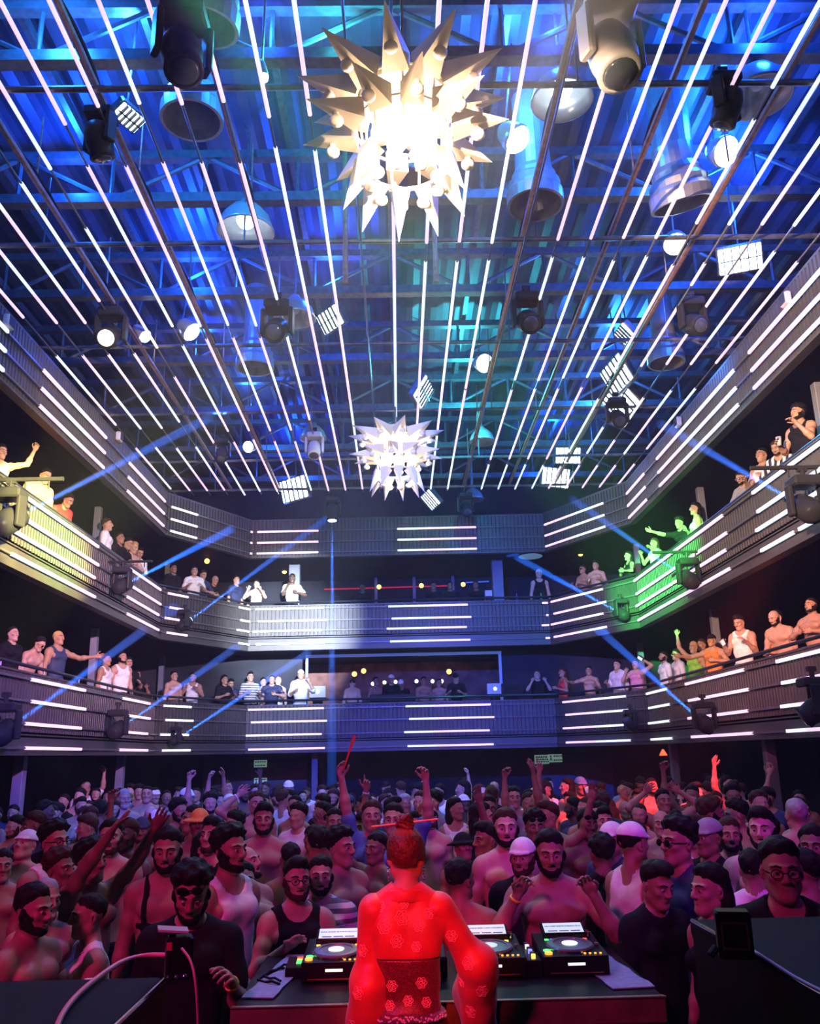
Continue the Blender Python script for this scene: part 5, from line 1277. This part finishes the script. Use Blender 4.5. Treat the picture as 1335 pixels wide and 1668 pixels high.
# ---- the performer, seen from behind
DY = 4.06; DS = .945
dj = arch('performer', L=((.10, .03, -1), (.05, -.22, -1), .35), R=((.62, -.05, -.80), (-.05, -.80, -.55), .35), yaw=-.12, pitch=.10, build='f', det='hi')
A = ARCHS['performer']; F = A['F']
px_ = aty(662, 1500, DY)[0]
dl = thing('person', 'performer at the decks, back turned, red lace jacket, hair bun with stick', 'person', (px_, DY, SZ), PI); dl.scale = (DS, DS, DS)
child('body', A['cache']['body'], SKIN[1], dl)
def lace(name, c1, c2, sc):
    m = bpy.data.materials.new(name); m.use_nodes = True; nt = m.node_tree; b_ = nt.nodes['Principled BSDF']; tc = nt.nodes.new('ShaderNodeTexCoord')
    v = nt.nodes.new('ShaderNodeTexVoronoi'); v.feature = 'DISTANCE_TO_EDGE'; v.inputs['Scale'].default_value = sc; r = nt.nodes.new('ShaderNodeValToRGB')
    r.color_ramp.elements[0].position = .03; r.color_ramp.elements[1].position = .16; r.color_ramp.elements[0].color = (*c1, 1); r.color_ramp.elements[1].color = (*c2, 1)
    n = nt.nodes.new('ShaderNodeTexNoise'); n.inputs['Scale'].default_value = 9; mx_ = nt.nodes.new('ShaderNodeMixRGB'); mx_.blend_type = 'MULTIPLY'; mx_.inputs['Fac'].default_value = .6
    nt.links.new(tc.outputs['Object'], v.inputs['Vector']); nt.links.new(tc.outputs['Object'], n.inputs['Vector']); nt.links.new(v.outputs['Distance'], r.inputs['Fac'])
    nt.links.new(r.outputs['Color'], mx_.inputs[1]); nt.links.new(n.outputs['Fac'], mx_.inputs[2]); nt.links.new(mx_.outputs[0], b_.inputs['Base Color'])
    b_.inputs['Roughness'].default_value = .45; b_.inputs['Sheen Weight'].default_value = .3
    return m
m_lace = lace('red_lace', (.95, .08, .05), (.78, .04, .03), 260); m_lace2 = lace('dark_red_lace', (.42, .03, .04), (.05, .005, .008), 170)
m_rose = mat('rose_thread', (.95, .34, .28), .5); m_seq = mat('silver_sequins', (.9, .85, .9), .25, metal=.4)
def djgrid(lo, hi, h=.0095): return [np.arange(l, u+h, h) for l, u in zip(lo, hi)]
axj = djgrid(V3(-.58, -.62, .66), V3(.48, .26, 1.62))
Xj, Yj, Zj = np.meshgrid(*axj, indexing='ij')
dt = F.ev(('torso', 'delt'), axj, .016)+.003*np.sin(26*Xj+7*Zj)*np.sin(19*Zj)
dt = np.maximum(dt, -(np.sqrt((Xj/.062)**2+((Yj-.01)/.07)**2+((Zj-1.555)/.07)**2)-1)*.05)
jm = mesh_np('jacket_back', *nets(np.maximum(dt, 1.245-Zj).astype(np.float32), axj)); jb = child('jacket_back', jm, m_lace, dl)
child('lace_panel', mesh_np('lace_panel', *nets(np.maximum.reduce([dt+.002, Zj-1.247, 1.02-Zj]).astype(np.float32), axj)), m_lace2, dl)
col_ = Fig(); 
dcol = np.maximum.reduce([F.ev(('neck', 'torso'), axj, .016), Zj-1.53, 1.475-Zj, -(np.sqrt(((Xj)/.06)**2+((Yj-.02)/.062)**2)-1)*.05])
child('collar', mesh_np('collar', *nets(dcol.astype(np.float32), axj)), m_lace, dl)
sleeves = {}
for s in (1, -1):
    sh, el = F.marks[('hem', s)]; wr = A['hands'][s]['wrist']; G = Fig()
    G.cap('s', sh, el, .066, .072, .05); G.cap('s', el, wr+V3(0, 0, -.02), .076, .098, .05)
    G.cap('s', el+V3(0, .01, -.02), wr+V3(s*.02, .05, -.16), .07, .085, .06); G.ell('s', sh, .078, None, .05)
    d = G.ev(('s',), axj)+.006*np.sin(30*Zj+12*Xj)*np.sin(24*Yj+9*Zj+s)
    d = np.maximum(d, (wr[2]-.14)-Zj); d = np.maximum(d, -(dt+.004)*(Zj > 0)) if False else d
    sm = mesh_np('sleeve', *nets(d.astype(np.float32), axj)); sleeves[s] = (sm, child('sleeve', sm, m_lace if s < 0 else m_lace, dl))
trim_ = child('sequin_trim', mesh_np('sequin_trim', *nets(np.maximum.reduce([dt-.006, Zj-1.028, .998-Zj]).astype(np.float32), axj)), mat('sequin_band', (.45, .25, .32), .3, metal=.8, bump=1., scale=300), dl)
seq = MB(); rs = random.Random(4)
from mathutils.bvhtree import BVHTree
def bvh(me): return BVHTree.FromPolygons([v.co for v in me.vertices], [tuple(p.vertices) for p in me.polygons])
tr_b = bvh(trim_.data)
for k in range(70):
    a = PI*(k+.5)/70; h = tr_b.ray_cast(Vector((math.cos(a)*.5, .02+math.sin(a)*.5, 1.013+rs.uniform(-.011, .011))), Vector((-math.cos(a), -math.sin(a), 0)))
    if h[0]: seq.ball(np.array(h[0]), .0055, 6, 4)
stuff(seq.build('sequins', m_seq, dl, smooth=True))
def rose(bv, x, z, r, parent, sid=0):
    h = bv.ray_cast(Vector((x, .5, z)), Vector((0, -1, 0)))
    if not h[0]: return
    c, n = np.array(h[0]), np.array(h[1]); n = n if n[1] > 0 else -n
    e1 = np.cross(n, V3(0, 0, 1)); e1 /= np.linalg.norm(e1); e2 = np.cross(n, e1); mb = MB()
    for rr, k, ph in ((r, 6, 0), (r*.68, 5, .5), (r*.38, 4, .2)):
        pts = []
        for t in np.linspace(0, 2*PI, 40):
            q = rr*(1+.12*math.cos(k*t+ph)); w = c+e1*q*math.cos(t)+e2*q*math.sin(t)
            hh = bv.find_nearest(Vector(w)); w = np.array(hh[0])+n*.0015 if hh[0] else w; pts.append(w)
        mb.path(pts, .0019, 5)
    mb.path([c+n*.002+e1*r*.3*t*math.cos(5*t)+e2*r*.3*t*math.sin(5*t) for t in np.linspace(.05, 1, 14)], .0018, 5)
    mb.build('rose_embroidery', m_rose, parent)
bj = bvh(jm)
for x, z, r in [(.10, 1.385, .030), (.02, 1.415, .030), (-.055, 1.385, .024), (.045, 1.325, .026), (-.10, 1.43, .022), (.12, 1.46, .022), (.01, 1.47, .018), (-.04, 1.30, .02)]: rose(bj, x, z, r, jb)
for s, pts in ((-1, [(-.20, 1.33, .024), (-.27, 1.22, .026), (-.33, 1.1, .026), (-.28, 1.0, .026), (-.24, 1.13, .02)]), (1, [(.20, 1.28, .024), (.22, 1.12, .026), (.25, .98, .026), (.22, .86, .024)])):
    bs_ = bvh(sleeves[s][0])
    for x, z, r in pts: rose(bs_, x, z, r, sleeves[s][1])
bl_ = bvh([c for c in dl.children if c.name.startswith('lace_panel')][0].data); lp = [c for c in dl.children if c.name.startswith('lace_panel')][0]
for x, z, r in [(.07, 1.14, .022), (-.06, 1.15, .022), (.0, 1.08, .02), (.08, 1.06, .02), (-.08, 1.07, .02)]: rose(bl_, x, z, r, lp)
sk = MB().box((0, 0, 0), (.01, .01, .01))
axs = djgrid(V3(-.3, -.25, .1), V3(.3, .3, 1.04), .016); Xs, Ys, Zs = np.meshgrid(*axs, indexing='ij')
ds = F.ev(('torso', 'leg'), axs, .004, 1.3)+.003*np.sin(40*np.arctan2(Ys, Xs)); ds = np.maximum.reduce([ds, Zs-1.01, .12-Zs])
child('trousers', mesh_np('trousers', *nets(ds.astype(np.float32), axs)), mat('dark_satin', (.05, .018, .02), .3, noise=.5, scale=7), dl)
child('shoes', piece(A, 'shoes'), CLOTH['black'], dl)
hr = child('hair', piece(A, 'hair_bun'), mat('hair_auburn', (.09, .028, .014), .38, bump=.8, scale=70), dl)
Hh, RH = A['Hh'], A['RH']
bn = MB(); bc = Hh(0, .045, 1.805)
for k in range(4):
    pts = []
    for t in np.linspace(0, 2*PI*1.1, 22):
        rr = .030+.006*math.sin(3*t+k*1.7); pts.append(bc+RH @ V3(rr*math.cos(t+k), rr*math.sin(t+k)*.9, -.012+.012*k+.010*math.sin(2*t+k)))
    bn.path(pts, .0125, 8)
bn.ball(bc+V3(0, 0, .004), V3(.032, .030, .024), 12, 8)
bn.build('hair_bun', MATS['hair_auburn'] if 'hair_auburn' in MATS else HAIRM['red'], hr, smooth=True)
stn = MB()
for k in range(16):
    a = (k-7.5)/8; stn.path([Hh(.055*a, .098-.02*a*a, 1.62+.01*abs(a)), Hh(.062*a, .118-.03*a*a, 1.70), Hh(.045*a, .10-.02*a*a, 1.765), bc+RH @ V3(.02*a, .01, -.01)], .0032, 5)
stn.build('hair_strand', mat('hair_auburn_light', (.22, .07, .025), .35), hr, smooth=True)
MB().tube(bc+RH @ V3(.155, .012, -.012), bc+RH @ V3(-.155, -.006, .018), .0042, n=8).build('hair_stick', mat('pale_wood', (.62, .40, .22), .4), dl)
for s in (1, -1):
    e = MB()
    for k in range(5): e.ball(Hh(s*.082, .012, 1.612-.013*k), .0052, 8, 6)
    e.build('earring', m_chr, dl, smooth=True)
TAKEN.append((px_, DY))

# ---- things held by the crowd
def fan(p, d, lab, col, L=.28, n=9, sp=.10):
    o = thing('folding_fan', lab, 'fan', p); d = nrm(d); q = np.cross(d, V3(0, 1, 0)); q = nrm(q)
    for k in range(n):
        a = (k-(n-1)/2)*sp/n; e = nrm(d+q*a*2); yv = V3(0, (k-(n-1)/2)*.004, 0)
        R = basis(e); MB().box(yv+e*L/2, (.014, .003, L), R).build('fan_blade', col, o)
    MB().tube((0, -.03, 0), (0, .03, 0), .006).build('pivot', m_chr, o)
    return o
# ------------------------------------------------------------------ things on the balconies and at the back
m_amb = mat('amber_glow', (1, .6, .15), .3, emit=(1, .62, .12), estr=3.); m_redg = mat('red_glow', (1, .1, .05), .3, emit=(1, .12, .05), estr=2.)
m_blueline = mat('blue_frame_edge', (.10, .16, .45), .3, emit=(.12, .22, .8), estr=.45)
# booth opening at the back of the lower balcony
YB = 23.55
z_t = min(aty(655, 1066, YB)[2], 4.93); xl, xr = aty(500, 1075, YB)[0], aty(814, 1075, YB)[0]; zb = 3.2
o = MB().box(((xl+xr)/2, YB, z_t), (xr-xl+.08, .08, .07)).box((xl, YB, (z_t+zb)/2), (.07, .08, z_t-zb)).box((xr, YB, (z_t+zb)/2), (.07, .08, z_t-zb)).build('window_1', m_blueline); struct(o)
struct(MB().box((-5.2, YB+.1, 3.83), (5.2, .1, 2.3)).box((5.4, YB+.1, 3.83), (5.3, .1, 2.3)).build('wall_booth', m_wall))
struct(MB().box((0, 25.95, 3.8), (7, .06, 2.3)).build('wall_booth_back', mat('booth_brick', (.20, .09, .07), .8, noise=.5, scale=3)))
for k, (u, v, pl) in enumerate([(577, 1098, 'left of the pair inside the booth'), (592, 1093, 'right of the pair inside the booth'), (731, 1094, 'single inside the booth, above the black-capped man')]):
    p = aty(u, v, 25.4); o = thing('amber_lamp', 'round amber lamp, '+pl, 'lamp', p)
    MB().ball((0, 0, 0), .075).build('globe', m_amb, o, smooth=True); MB().tube((0, .05, 0), (0, .5, 0), .02, n=6).build('arm', m_fix, o)
for u, v, y, pl in [(617, 956, 25.4, 'left one over the upper back balcony'), (686, 954, 25.4, 'middle one over the upper back balcony'), (754, 952, 25.4, 'right one over the upper back balcony'),
                    (337, 914, 22.5, 'above the guests of the upper left corner'), (463, 931, 24.5, 'just left of the dark-skinned guest in white'), (945, 902, 23, 'above the two bare-chested men of the upper right corner')]:
    p = aty(u, v, y); o = thing('amber_lamp', 'small amber globe lamp, '+pl, 'lamp', p); MB().ball((0, 0, 0), .07).build('globe', m_amb, o, smooth=True); MB().tube((0, 0, .05), (0, 0, 7.5-p[2]), .01, n=5).build('cord', m_fix, o)
p = atx(1227, 993, 7.4); o = thing('amber_lamp', 'small amber globe lamp behind the guests of the lower right balcony', 'lamp', p); MB().ball((0, 0, 0), .06).build('globe', m_amb, o, smooth=True); MB().tube((0, 0, .05), (0, 0, 4.98-p[2]), .01, n=5).build('cord', m_fix, o)
p = aty(836, 1112, 23.9); o = thing('red_lamp', 'red lamp on the dark cabinet right of the booth opening', 'lamp', p); MB().lathe([(.05, -.1), (.07, 0), (.06, .1), (.02, .14)], n=12).build('shade', m_redg, o, smooth=True); MB().tube((0, 0, -.1), (0, 0, -.16), .04).build('base', m_fix, o)
# small stage lamps inside the booth
for k, (u, v) in enumerate([(607, 1114), (626, 1112), (644, 1111), (678, 1110), (704, 1110), (719, 1110)]):
    p = aty(u, v, 25.0); o = thing('small_spotlight', f'{ORD[k]} small blue-white spotlight from the left inside the booth', 'spotlight', p)
    MB().ball((0, -.05, 0), .05).build('lens', m_lensb, o, smooth=True); MB().lathe([(.05, -.04), (.06, 0), (.06, .12), (.03, .16)], (0, 0, 0), 10, rotm('X', -PI/2)).build('can', m_fix, o)
    MB().tube((0, .1, 0), (0, .1, -.5), .015, n=5).build('stand', m_fix, o)
# counter, laptop, screens behind the lower back rail
o = thing('booth_counter', 'black counter with gear behind the lower back balcony rail', 'counter', (aty(655, 1140, 22.9)[0], 22.95, 2.68))
MB().rbox((0, 0, .48), (2.9, .35, .96), .02).build('body', m_black, o); MB().rbox((-.25, 0, 1.06), (1.2, .3, .18), .02).build('console', m_fix, o)
for u, v, w, h, lab, lit in [(517, 1127, .42, .30, 'pale laptop with round glowing mark, right of the white-capped man', True), (806, 1122, .42, .28, 'dim screen on the rail counter, right end of the booth', True), (833, 1123, .55, .30, 'dark cabinet box right of the dim screen', False)]:
    p = aty(u, v, 22.75); o = thing('laptop' if lit else 'cabinet_box', lab, 'laptop' if lit else 'box', p)
    MB().rbox((0, 0, 0), (w, .03 if lit else .25, h), .008).build('screen_back' if lit else 'body', mat('laptop_shell', (.45, .46, .48), .35) if lit else m_fix, o)
    if lit: MB().lathe([(.05, 0), (0, .004)], (0, -.018, 0), 14, rotm('X', PI/2)).build('logo_light', g_wh, o); MB().box((0, .1, -h/2), (w, .26, .015)).build('keyboard_base', m_fix, o)
    else: MB().box((0, -.127, 0), (w*.8, .004, h*.7)).build('door', m_dark, o)
    MB().box((0, .05, -h/2-.5), (w*.6, .1, .98)).build('stand', m_black, o)
# upper back balcony: posts, neon, extinguisher, bottles
for k, (u, v) in enumerate([(612, 950), (674, 945), (737, 945)]):
    x = aty(u, v, 25.6)[0]; struct(MB().box((x, 25.6, 6.35), (.09, .09, 2.26)).build('post', m_col))
a_, b_ = aty(528, 960, 25.85), aty(738, 954, 25.85)
o = thing('neon_tube', 'dim red neon line along the back wall of the upper balcony', 'neon light', (a_+b_)/2); MB().tube(a_-(a_+b_)/2, b_-(a_+b_)/2, .022, n=6).build('tube', mat('red_neon', (.6, .02, .05), .3, emit=(.8, .02, .06), estr=.5), o)
a_, b_ = aty(758, 949, 25.85), aty(796, 947, 25.85)
o = thing('neon_tube', 'short blue neon line near the grey pillar, upper balcony', 'neon light', (a_+b_)/2); MB().tube(a_-(a_+b_)/2, b_-(a_+b_)/2, .022, n=6).build('tube', mat('blue_neon', (.05, .1, .6), .3, emit=(.08, .2, 1.), estr=.5), o)
p = aty(826, 968, 22.75); o = thing('fire_extinguisher', 'red fire extinguisher behind the upper back rail by the grey pillar', 'fire extinguisher', (p[0], p[1], 5.24+.45))
MB().lathe([(.09, 0), (.095, .05), (.095, .45), (.06, .53), (.03, .56)], n=14).build('cylinder', mat('extinguisher_red', (.75, .03, .02), .3), o, smooth=True); MB().rbox((0, 0, .6), (.05, .12, .07), .01).build('valve', m_fix, o)
MB().path([(0, -.04, .6), (.08, -.09, .5), (.09, -.09, .3)], .013).build('hose', m_fix, o); MB().rbox((0, 0, -.225), (.3, .3, .45), .02).build('plinth', m_black, o)
for u, v, c, lab in [(841, 966, (.1, .2, .5), 'blue-capped bottle beside the fire extinguisher'), (881, 970, (.1, .5, .1), 'green bottle in front of the blond guest, upper back rail'), (404, 970, (.8, .8, .8), 'white cup on the upper left corner rail')]:
    p = aty(u, v, 22.5); mb_ = mat('bottle_%d' % u, c, .1)
    o = thing('bottle' if u > 500 else 'cup', lab, 'bottle' if u > 500 else 'cup', (p[0], 22.52 if u > 500 else p[1], 6.13))
    MB().lathe([(.035, 0), (.037, .02), (.037, .13), (.015, .18), (.014, .22)] if u > 500 else [(.03, 0), (.04, .12)], n=12).build('body', mb_, o, smooth=True); MB().tube((0, 0, .22 if u > 500 else .12), (0, 0, .24 if u > 500 else .125), .016).build('lid', m_chr, o)
p = aty(795, 966, 22.9); o = thing('white_box', 'white two-part box left of the grey pillar, upper back rail', 'box', (p[0], p[1], 5.24)); MB().rbox((0, 0, .55), (.18, .18, 1.1), .01).build('stand', m_black, o); MB().rbox((0, 0, 1.2), (.19, .16, .16), .01).rbox((0, 0, 1.02), (.19, .16, .14), .01).build('case', m_fixw, o)
# ceiling disc under the upper balcony ceiling
p = atz(868, 901, 7.46); o = thing('ceiling_disc', 'pale round ceiling lamp over the right of the upper back balcony', 'lamp', (p[0], p[1]+.5, 7.46)); MB().lathe([(.3, .04), (.33, .02), (.3, 0), (0, -.01)], n=24).build('disc', mat('disc_pale', (.5, .65, .8), .3, emit=(.3, .6, 1), estr=.25), o); MB().tube((0, 0, .03), (0, 0, .1), .05).build('mount', m_fix, o)

# ground floor back wall: doors and safety signs
m_door = mat('grey_door', (.06, .07, .11), .5, noise=.15)
for n_, (u0, u1) in enumerate([(330, 500), (880, 1000)]):
    a_, b_ = aty(u0, 1290, 25.95), aty(u1, 1290, 25.95); w = b_[0]-a_[0]
    o = struct(MB().rbox(((a_[0]+b_[0])/2, 25.95, 1.1), (w, .08, 2.2), .02).build(f'door_{n_+1}', m_door)); MB().tube(((a_[0]+b_[0])/2, 25.9, .95), ((a_[0]+b_[0])/2, 25.9, 1.2), .02).build('door_handle', m_chr, o)
m_sign = mat('photoluminescent_sign', (.55, .85, .75), .4, emit=(.5, .9, .75), estr=.22); m_signt = mat('sign_lettering', (.06, .25, .22), .5)
def sign(u, v, w, h, lab, lines, pic):
    p = aty(u, v, 25.86); o = thing('wall_sign', lab, 'sign', p)
    MB().rbox((0, 0, 0), (w, .02, h), .006).build('plate', m_sign, o); mb = MB()
    for i in range(lines):                        # unreadable at this size: rows of letter-like dashes
        x = -w*.42+(w*.3 if pic else 0); r = random.Random(int(u)+i)
        while x < w*.40:
            l = r.uniform(.03, .06); mb.box((x+l/2, -.012, h*.26-i*h*.5/max(1, lines-1)), (l, .004, h*.17)); x += l+.018
    if pic: mb.ball((-w*.33, -.012, h*.25), V3(.025, .004, .025), 8, 6).box((-w*.34, -.012, -.02), (.03, .004, h*.4), rotm('Y', .4)).box((-w*.28, -.012, -h*.15), (.02, .004, h*.4), rotm('Y', -.6))
    mb.build('lettering', m_signt, o)
sign(424, 1244, .37, .20, 'pale green safety sign on the back wall, upper of two at the left door', 2, False)
sign(424, 1273, .37, .20, 'pale green safety sign on the back wall with a pictogram, lower of two', 2, True)
sign(882, 1237, .42, .25, 'left half of the pale two-part safety sign under the lower balcony', 3, False)
sign(904, 1235, .40, .22, 'right half of the pale two-part safety sign, with pictogram', 2, True)
for u, v, pl in [(1080, 1230, 'by the column at the right'), (1253, 1225, 'near the right wall under the balcony')]:
    p = atx(u, v, 6.6); o = thing('orange_lamp', 'dim orange lamp under the lower balcony, '+pl, 'lamp', p); MB().lathe([(.02, .14), (.10, 0), (.09, -.01), (0, -.01)], n=14).build('shade', m_redg, o, smooth=True); MB().tube((0, 0, .14), (0, 0, 2.41-p[2]), .01, n=5).build('cord', m_fix, o)

# ------------------------------------------------------------------ things people hold
def held(frag, side):
    for l, o, an in PEO:
        if frag in l:
            h = ARCHS[an]['hands'][side]; a = o.rotation_euler[2]; Rz = rotm('Z', a); s = o.scale[0]
            return Rz @ (h['palm']*s)+np.array(o.location), Rz @ h['dir'], Rz @ h['pn'], Rz @ h['thumb']
def phone(frag, side, lab, lit=True):
    p, d, n, t = held(frag, side); o = thing('smartphone', lab, 'phone', p+n*.015)
    Rp = np.stack([t, n, d], 1); MB().rbox((0, 0, .03), (.072, .009, .145), .004, Rp).build('body', m_phone, o)
    MB().box(Rp @ V3(0, .0052, .03)+V3(0, 0, 0), (.064, .001, .13), Rp).build('screen', m_scr if lit else m_gearl, o)
p, d, n, t = held('thrusting a red folded fan', -1); fan(p, (.35, 0, 1), 'closed red fan thrust into the air above the crowd', mat('fan_red', (.6, .03, .02), .4), .34, 8, .04)
p, d, n, t = held('holding a black folding fan', 1); fan(p, (.75, .1, .75), 'half-open black folding fan held over the left monitor', mat('fan_black', (.02, .02, .03), .25), .30, 9, .12)
p, d, n, t = held('man at the lower left corner', 1); o = thing('plastic_cup', 'clear plastic cup in the hand of the man at the lower left corner', 'cup', p+V3(0, 0, -.03)); MB().lathe([(.028, 0), (.038, .11), (.036, .11), (.026, .005)], n=16).build('body', mat('clear_plastic', (.75, .8, .85), .08), o, smooth=True); MB().lathe([(.03, .03), (.035, .08), (0, .08)], n=12).build('drink', mat('blue_drink', (.15, .4, .7), .1), o)
phone('holding a camera to the face', -1, 'phone held to the face by the bare-chested guest, upper back balcony')
phone('checking his phone', -1, 'phone in the hands of the man in pale shorts, lower right balcony')
phone('holding up a phone', 1, 'phone held up beside the striped shirt, lower right corner')
phone('showing something to his neighbour', -1, 'phone shown between the two bare-chested men, upper right corner')
p, d, n, t = held('top with necklace', -1); o = thing('drink_cup', 'pale cup held by the curly-haired man at the upper right end', 'cup', p+V3(0, 0, -.02)); MB().lathe([(.03, -.02), (.04, .11), (.038, .11), (.028, -.01)], n=14).build('body', m_fixw, o, smooth=True)
# coloured spots of the room
SK = dict(violet_wash=1, blue_wash_low=1, red_wash_low=1, amber_wash_low=1, cream_spot=1, magenta_spot=.54, violet_spot=.36, blue_spot=6, white_spot=20, yellow_spot=22, green_spot=36, warm_spot=9, pink_spot=4, amber_spot=3.5, peach_spot=5, red_key=2, blue_rim=1, beam=1, red_spot=4)
def spot(name, a, b, col, e, ang, blend=.4, soft=.08):
    return light('SPOT', name, a, col, e*SK.get(name, 6), target=b, spot_size=math.radians(ang), spot_blend=blend, shadow_soft_size=soft)
# patches on the balcony fronts
spot('yellow_spot', (2.3, 2.4, 6.4), atx(66, 872, -5.45), (1., .85, .22), 5200, 11, .4)
spot('green_spot', (2.6, 2.5, 6.4), atx(88, 890, -5.45), (.1, .9, .12), 2200, 7, .8)
spot('green_spot', (-1.6, 2.6, 6.4), atx(1070, 930, 5.5), (.03, 1., .10), 3600, 10, .5)
spot('white_spot', (1.3, 2.7, 6.4), aty(470, 1010, 22.3), (.80, .92, 1.0), 5200, 12, .9)
spot('blue_spot', (-1.2, 2.7, 6.4), aty(900, 1000, 22), (.03, .10, 1.), 1800, 26, .7)
spot('blue_spot', (-1.0, 2.5, 6.4), aty(700, 1180, 22), (.02, .09, 1.), 2400, 34, .7)
spot('blue_spot', (1.6, 2.6, 6.4), (-5.4, 16, 2.9), (.02, .09, 1.), 1500, 34, .7)
spot('warm_spot', (-1.6, 2.6, 6.4), (5.5, 12, 6.8), (1., .62, .36), 1500, 40, .8)
spot('warm_spot', (1.6, 2.6, 6.4), (-5.4, 17, 6.5), (1., .66, .40), 1500, 34, .8)
# people on the balconies
spot('amber_spot', (-2.0, 2.8, 6.4), atx(1150, 1065, 5.9), (1., .33, .06), 1200, 10, .8)
spot('amber_spot', (2.3, 2.6, 6.4), atx(60, 775, -5.8), (1., .52, .10), 1500, 8, .6)
spot('pink_spot', (-1.8, 2.7, 6.4), atx(1270, 1040, 5.9), (1., .20, .38), 1800, 16, .8)
spot('pink_spot', (1.9, 2.7, 6.4), atx(90, 1060, -5.9), (1., .24, .20), 1900, 26, .8)
spot('white_spot', (.4, 2.7, 6.4), aty(450, 1110, 22.6), (.75, .85, 1.), 650, 12, .8)
spot('peach_spot', (.4, 2.7, 6.4), aty(990, 940, 22), (1., .6, .42), 1500, 11, .8)
spot('peach_spot', (.4, 2.7, 6.4), aty(1010, 1100, 22), (1., .6, .5), 1500, 11, .8)
spot('peach_spot', (-1.0, 2.5, 6.4), (5.95, 10.3, 6.4), (1., .62, .40), 900, 16, .8)
# dance floor
spot('magenta_spot', (-3.2, -1.0, 5.2), (-.5, 8, 1.0), (1., .03, .36), 2200, 62, .8, .3)
spot('violet_spot', (3.5, 1.0, 6.0), (.5, 12, 0.6), (.48, .05, 1.), 2800, 58, .8, .3)
spot('red_spot', (4.5, 10, 4.5), atz(1040, 1290, 1.7), (1., .05, .06), 1500, 34, .8, .2)
# the red light on the performer
spot('red_key', (-.5, -.6, 4.0), (px_-.02, DY, 1.68), (1., .035, .02), 560, 11, .45, .06)
spot('blue_rim', (-2.5, 5.2, 5.5), (.1, 4.6, 1.2), (.1, .25, 1.), 200, 30, .7, .2)
spot('cream_spot', (.6, -2.5, 5.4), PC1, (1., .76, .54), 200, 13, .3, .1)
spot('cream_spot', (-.4, 6.5, 5.6), PC2, (1., .88, .74), 2200, 11, .3, .1)  # unseen spot added so the farther chandelier's outer spikes burn out white
spot('violet_wash', (-1.2, 22.5, 2.2), (-1.6, 26, 1.7), (.9, .05, .4), 12, 80, .9)
spot('blue_wash_low', (1.2, 22.5, 2.2), (1.2, 26, 1.8), (.05, .12, 1.), 16, 80, .9)
spot('red_wash_low', (2.6, 22.5, 2.2), (2.8, 26, 1.8), (1, .04, .08), 10, 70, .9)
spot('amber_wash_low', (.2, 23.6, 4.7), (.2, 25.8, 3.3), (1, .4, .15), 14, 110, .9)
# beams: a narrow spot, with a cone of denser smoke added so it shows
m_smoke = bpy.data.materials.new('beam_smoke'); m_smoke.use_nodes = True; nt = m_smoke.node_tree; nt.nodes.clear()
_o = nt.nodes.new('ShaderNodeOutputMaterial'); _v = nt.nodes.new('ShaderNodeVolumeScatter')
_v.inputs['Density'].default_value = .10; _v.inputs['Anisotropy'].default_value = .0; _v.inputs['Color'].default_value = (1, 1, 1, 1)
nt.links.new(_v.outputs[0], _o.inputs['Volume'])
def beam(a, b, where, e=1.0, w=.085):
    a = np.asarray(a, float); b = np.asarray(b, float); d = b-a; L = np.linalg.norm(d); d /= L
    spot('beam', a+d*.01, b, (.02, .16, 1.), BEAM_E*e, 2*math.degrees(math.atan(w*1.5/L)), .5, .02)
    o = MB().tube(a, b, w*.45, w*1.25, n=10).build('beam_volume', m_smoke)
    stuff(o, 'blue light beam in added smoke '+where, 'haze')
BEAM_E = 60000
P_TALL = atz(541, 815, 8.55)
dn = V3(.005, -.045, -1); dn /= np.linalg.norm(dn)
beam(P_TALL+dn*.60, P_TALL+dn*6.9, 'falling straight down in front of the back balconies', 1.3, .10)
for k, wh in [('UL1', 'rising from the left end of the upper balcony'), ('UL2', 'rising from the yellow-lensed fixture on the left'),
                 ('UL3', 'rising from the left corner of the upper balcony'), ('LL1', 'rising from the left end of the lower balcony'),
                 ('LL2', 'rising from the left of the lower balcony'), ('LL3', 'rising from the dazzling yellow fixture on the lower balcony'),
                 ('UR1', 'rising from the right end of the upper balcony'), ('UR2', 'rising from the green-lit part of the upper balcony'),
                 ('UR3', 'rising from the right corner of the upper balcony'), ('LR2', 'rising from the right of the lower balcony')]:
    h, d, s_ = fx[k]; beam(h+d*.21*s_, BEAM_TO[k], wh, 1.0)
# haze
hz = MB().box((0, 10.5, 5.3), (24, 36, 12.5)).build('haze', bpy.data.materials.new('haze'))
stuff(hz, 'thin blue-lit smoke haze filling the hall', 'haze')
m = hz.data.materials[0]; m.use_nodes = True; nt = m.node_tree; nt.nodes.clear()
out = nt.nodes.new('ShaderNodeOutputMaterial'); vs = nt.nodes.new('ShaderNodeVolumeScatter')
vs.inputs['Density'].default_value = .0022; vs.inputs['Anisotropy'].default_value = .35; vs.inputs['Color'].default_value = (1, 1, 1, 1)
nt.links.new(vs.outputs[0], out.inputs['Volume'])

w = bpy.data.worlds.new('world'); SC.world = w; w.use_nodes = True
w.node_tree.nodes['Background'].inputs['Color'].default_value = (.004, .006, .02, 1); w.node_tree.nodes['Background'].inputs['Strength'].default_value = .3
SC.view_settings.view_transform = 'Standard'; SC.view_settings.look = 'None'; SC.view_settings.exposure = 0; SC.view_settings.gamma = 1
SC.view_settings.use_curve_mapping = False
cy = SC.cycles
cy.max_bounces = 4; cy.diffuse_bounces = 2; cy.glossy_bounces = 2; cy.transmission_bounces = 2; cy.volume_bounces = 0; cy.transparent_max_bounces = 4
cy.caustics_reflective = False; cy.caustics_refractive = False
cy.sample_clamp_indirect = 3.0; cy.sample_clamp_direct = 0
cy.use_denoising = True; cy.use_light_tree = True
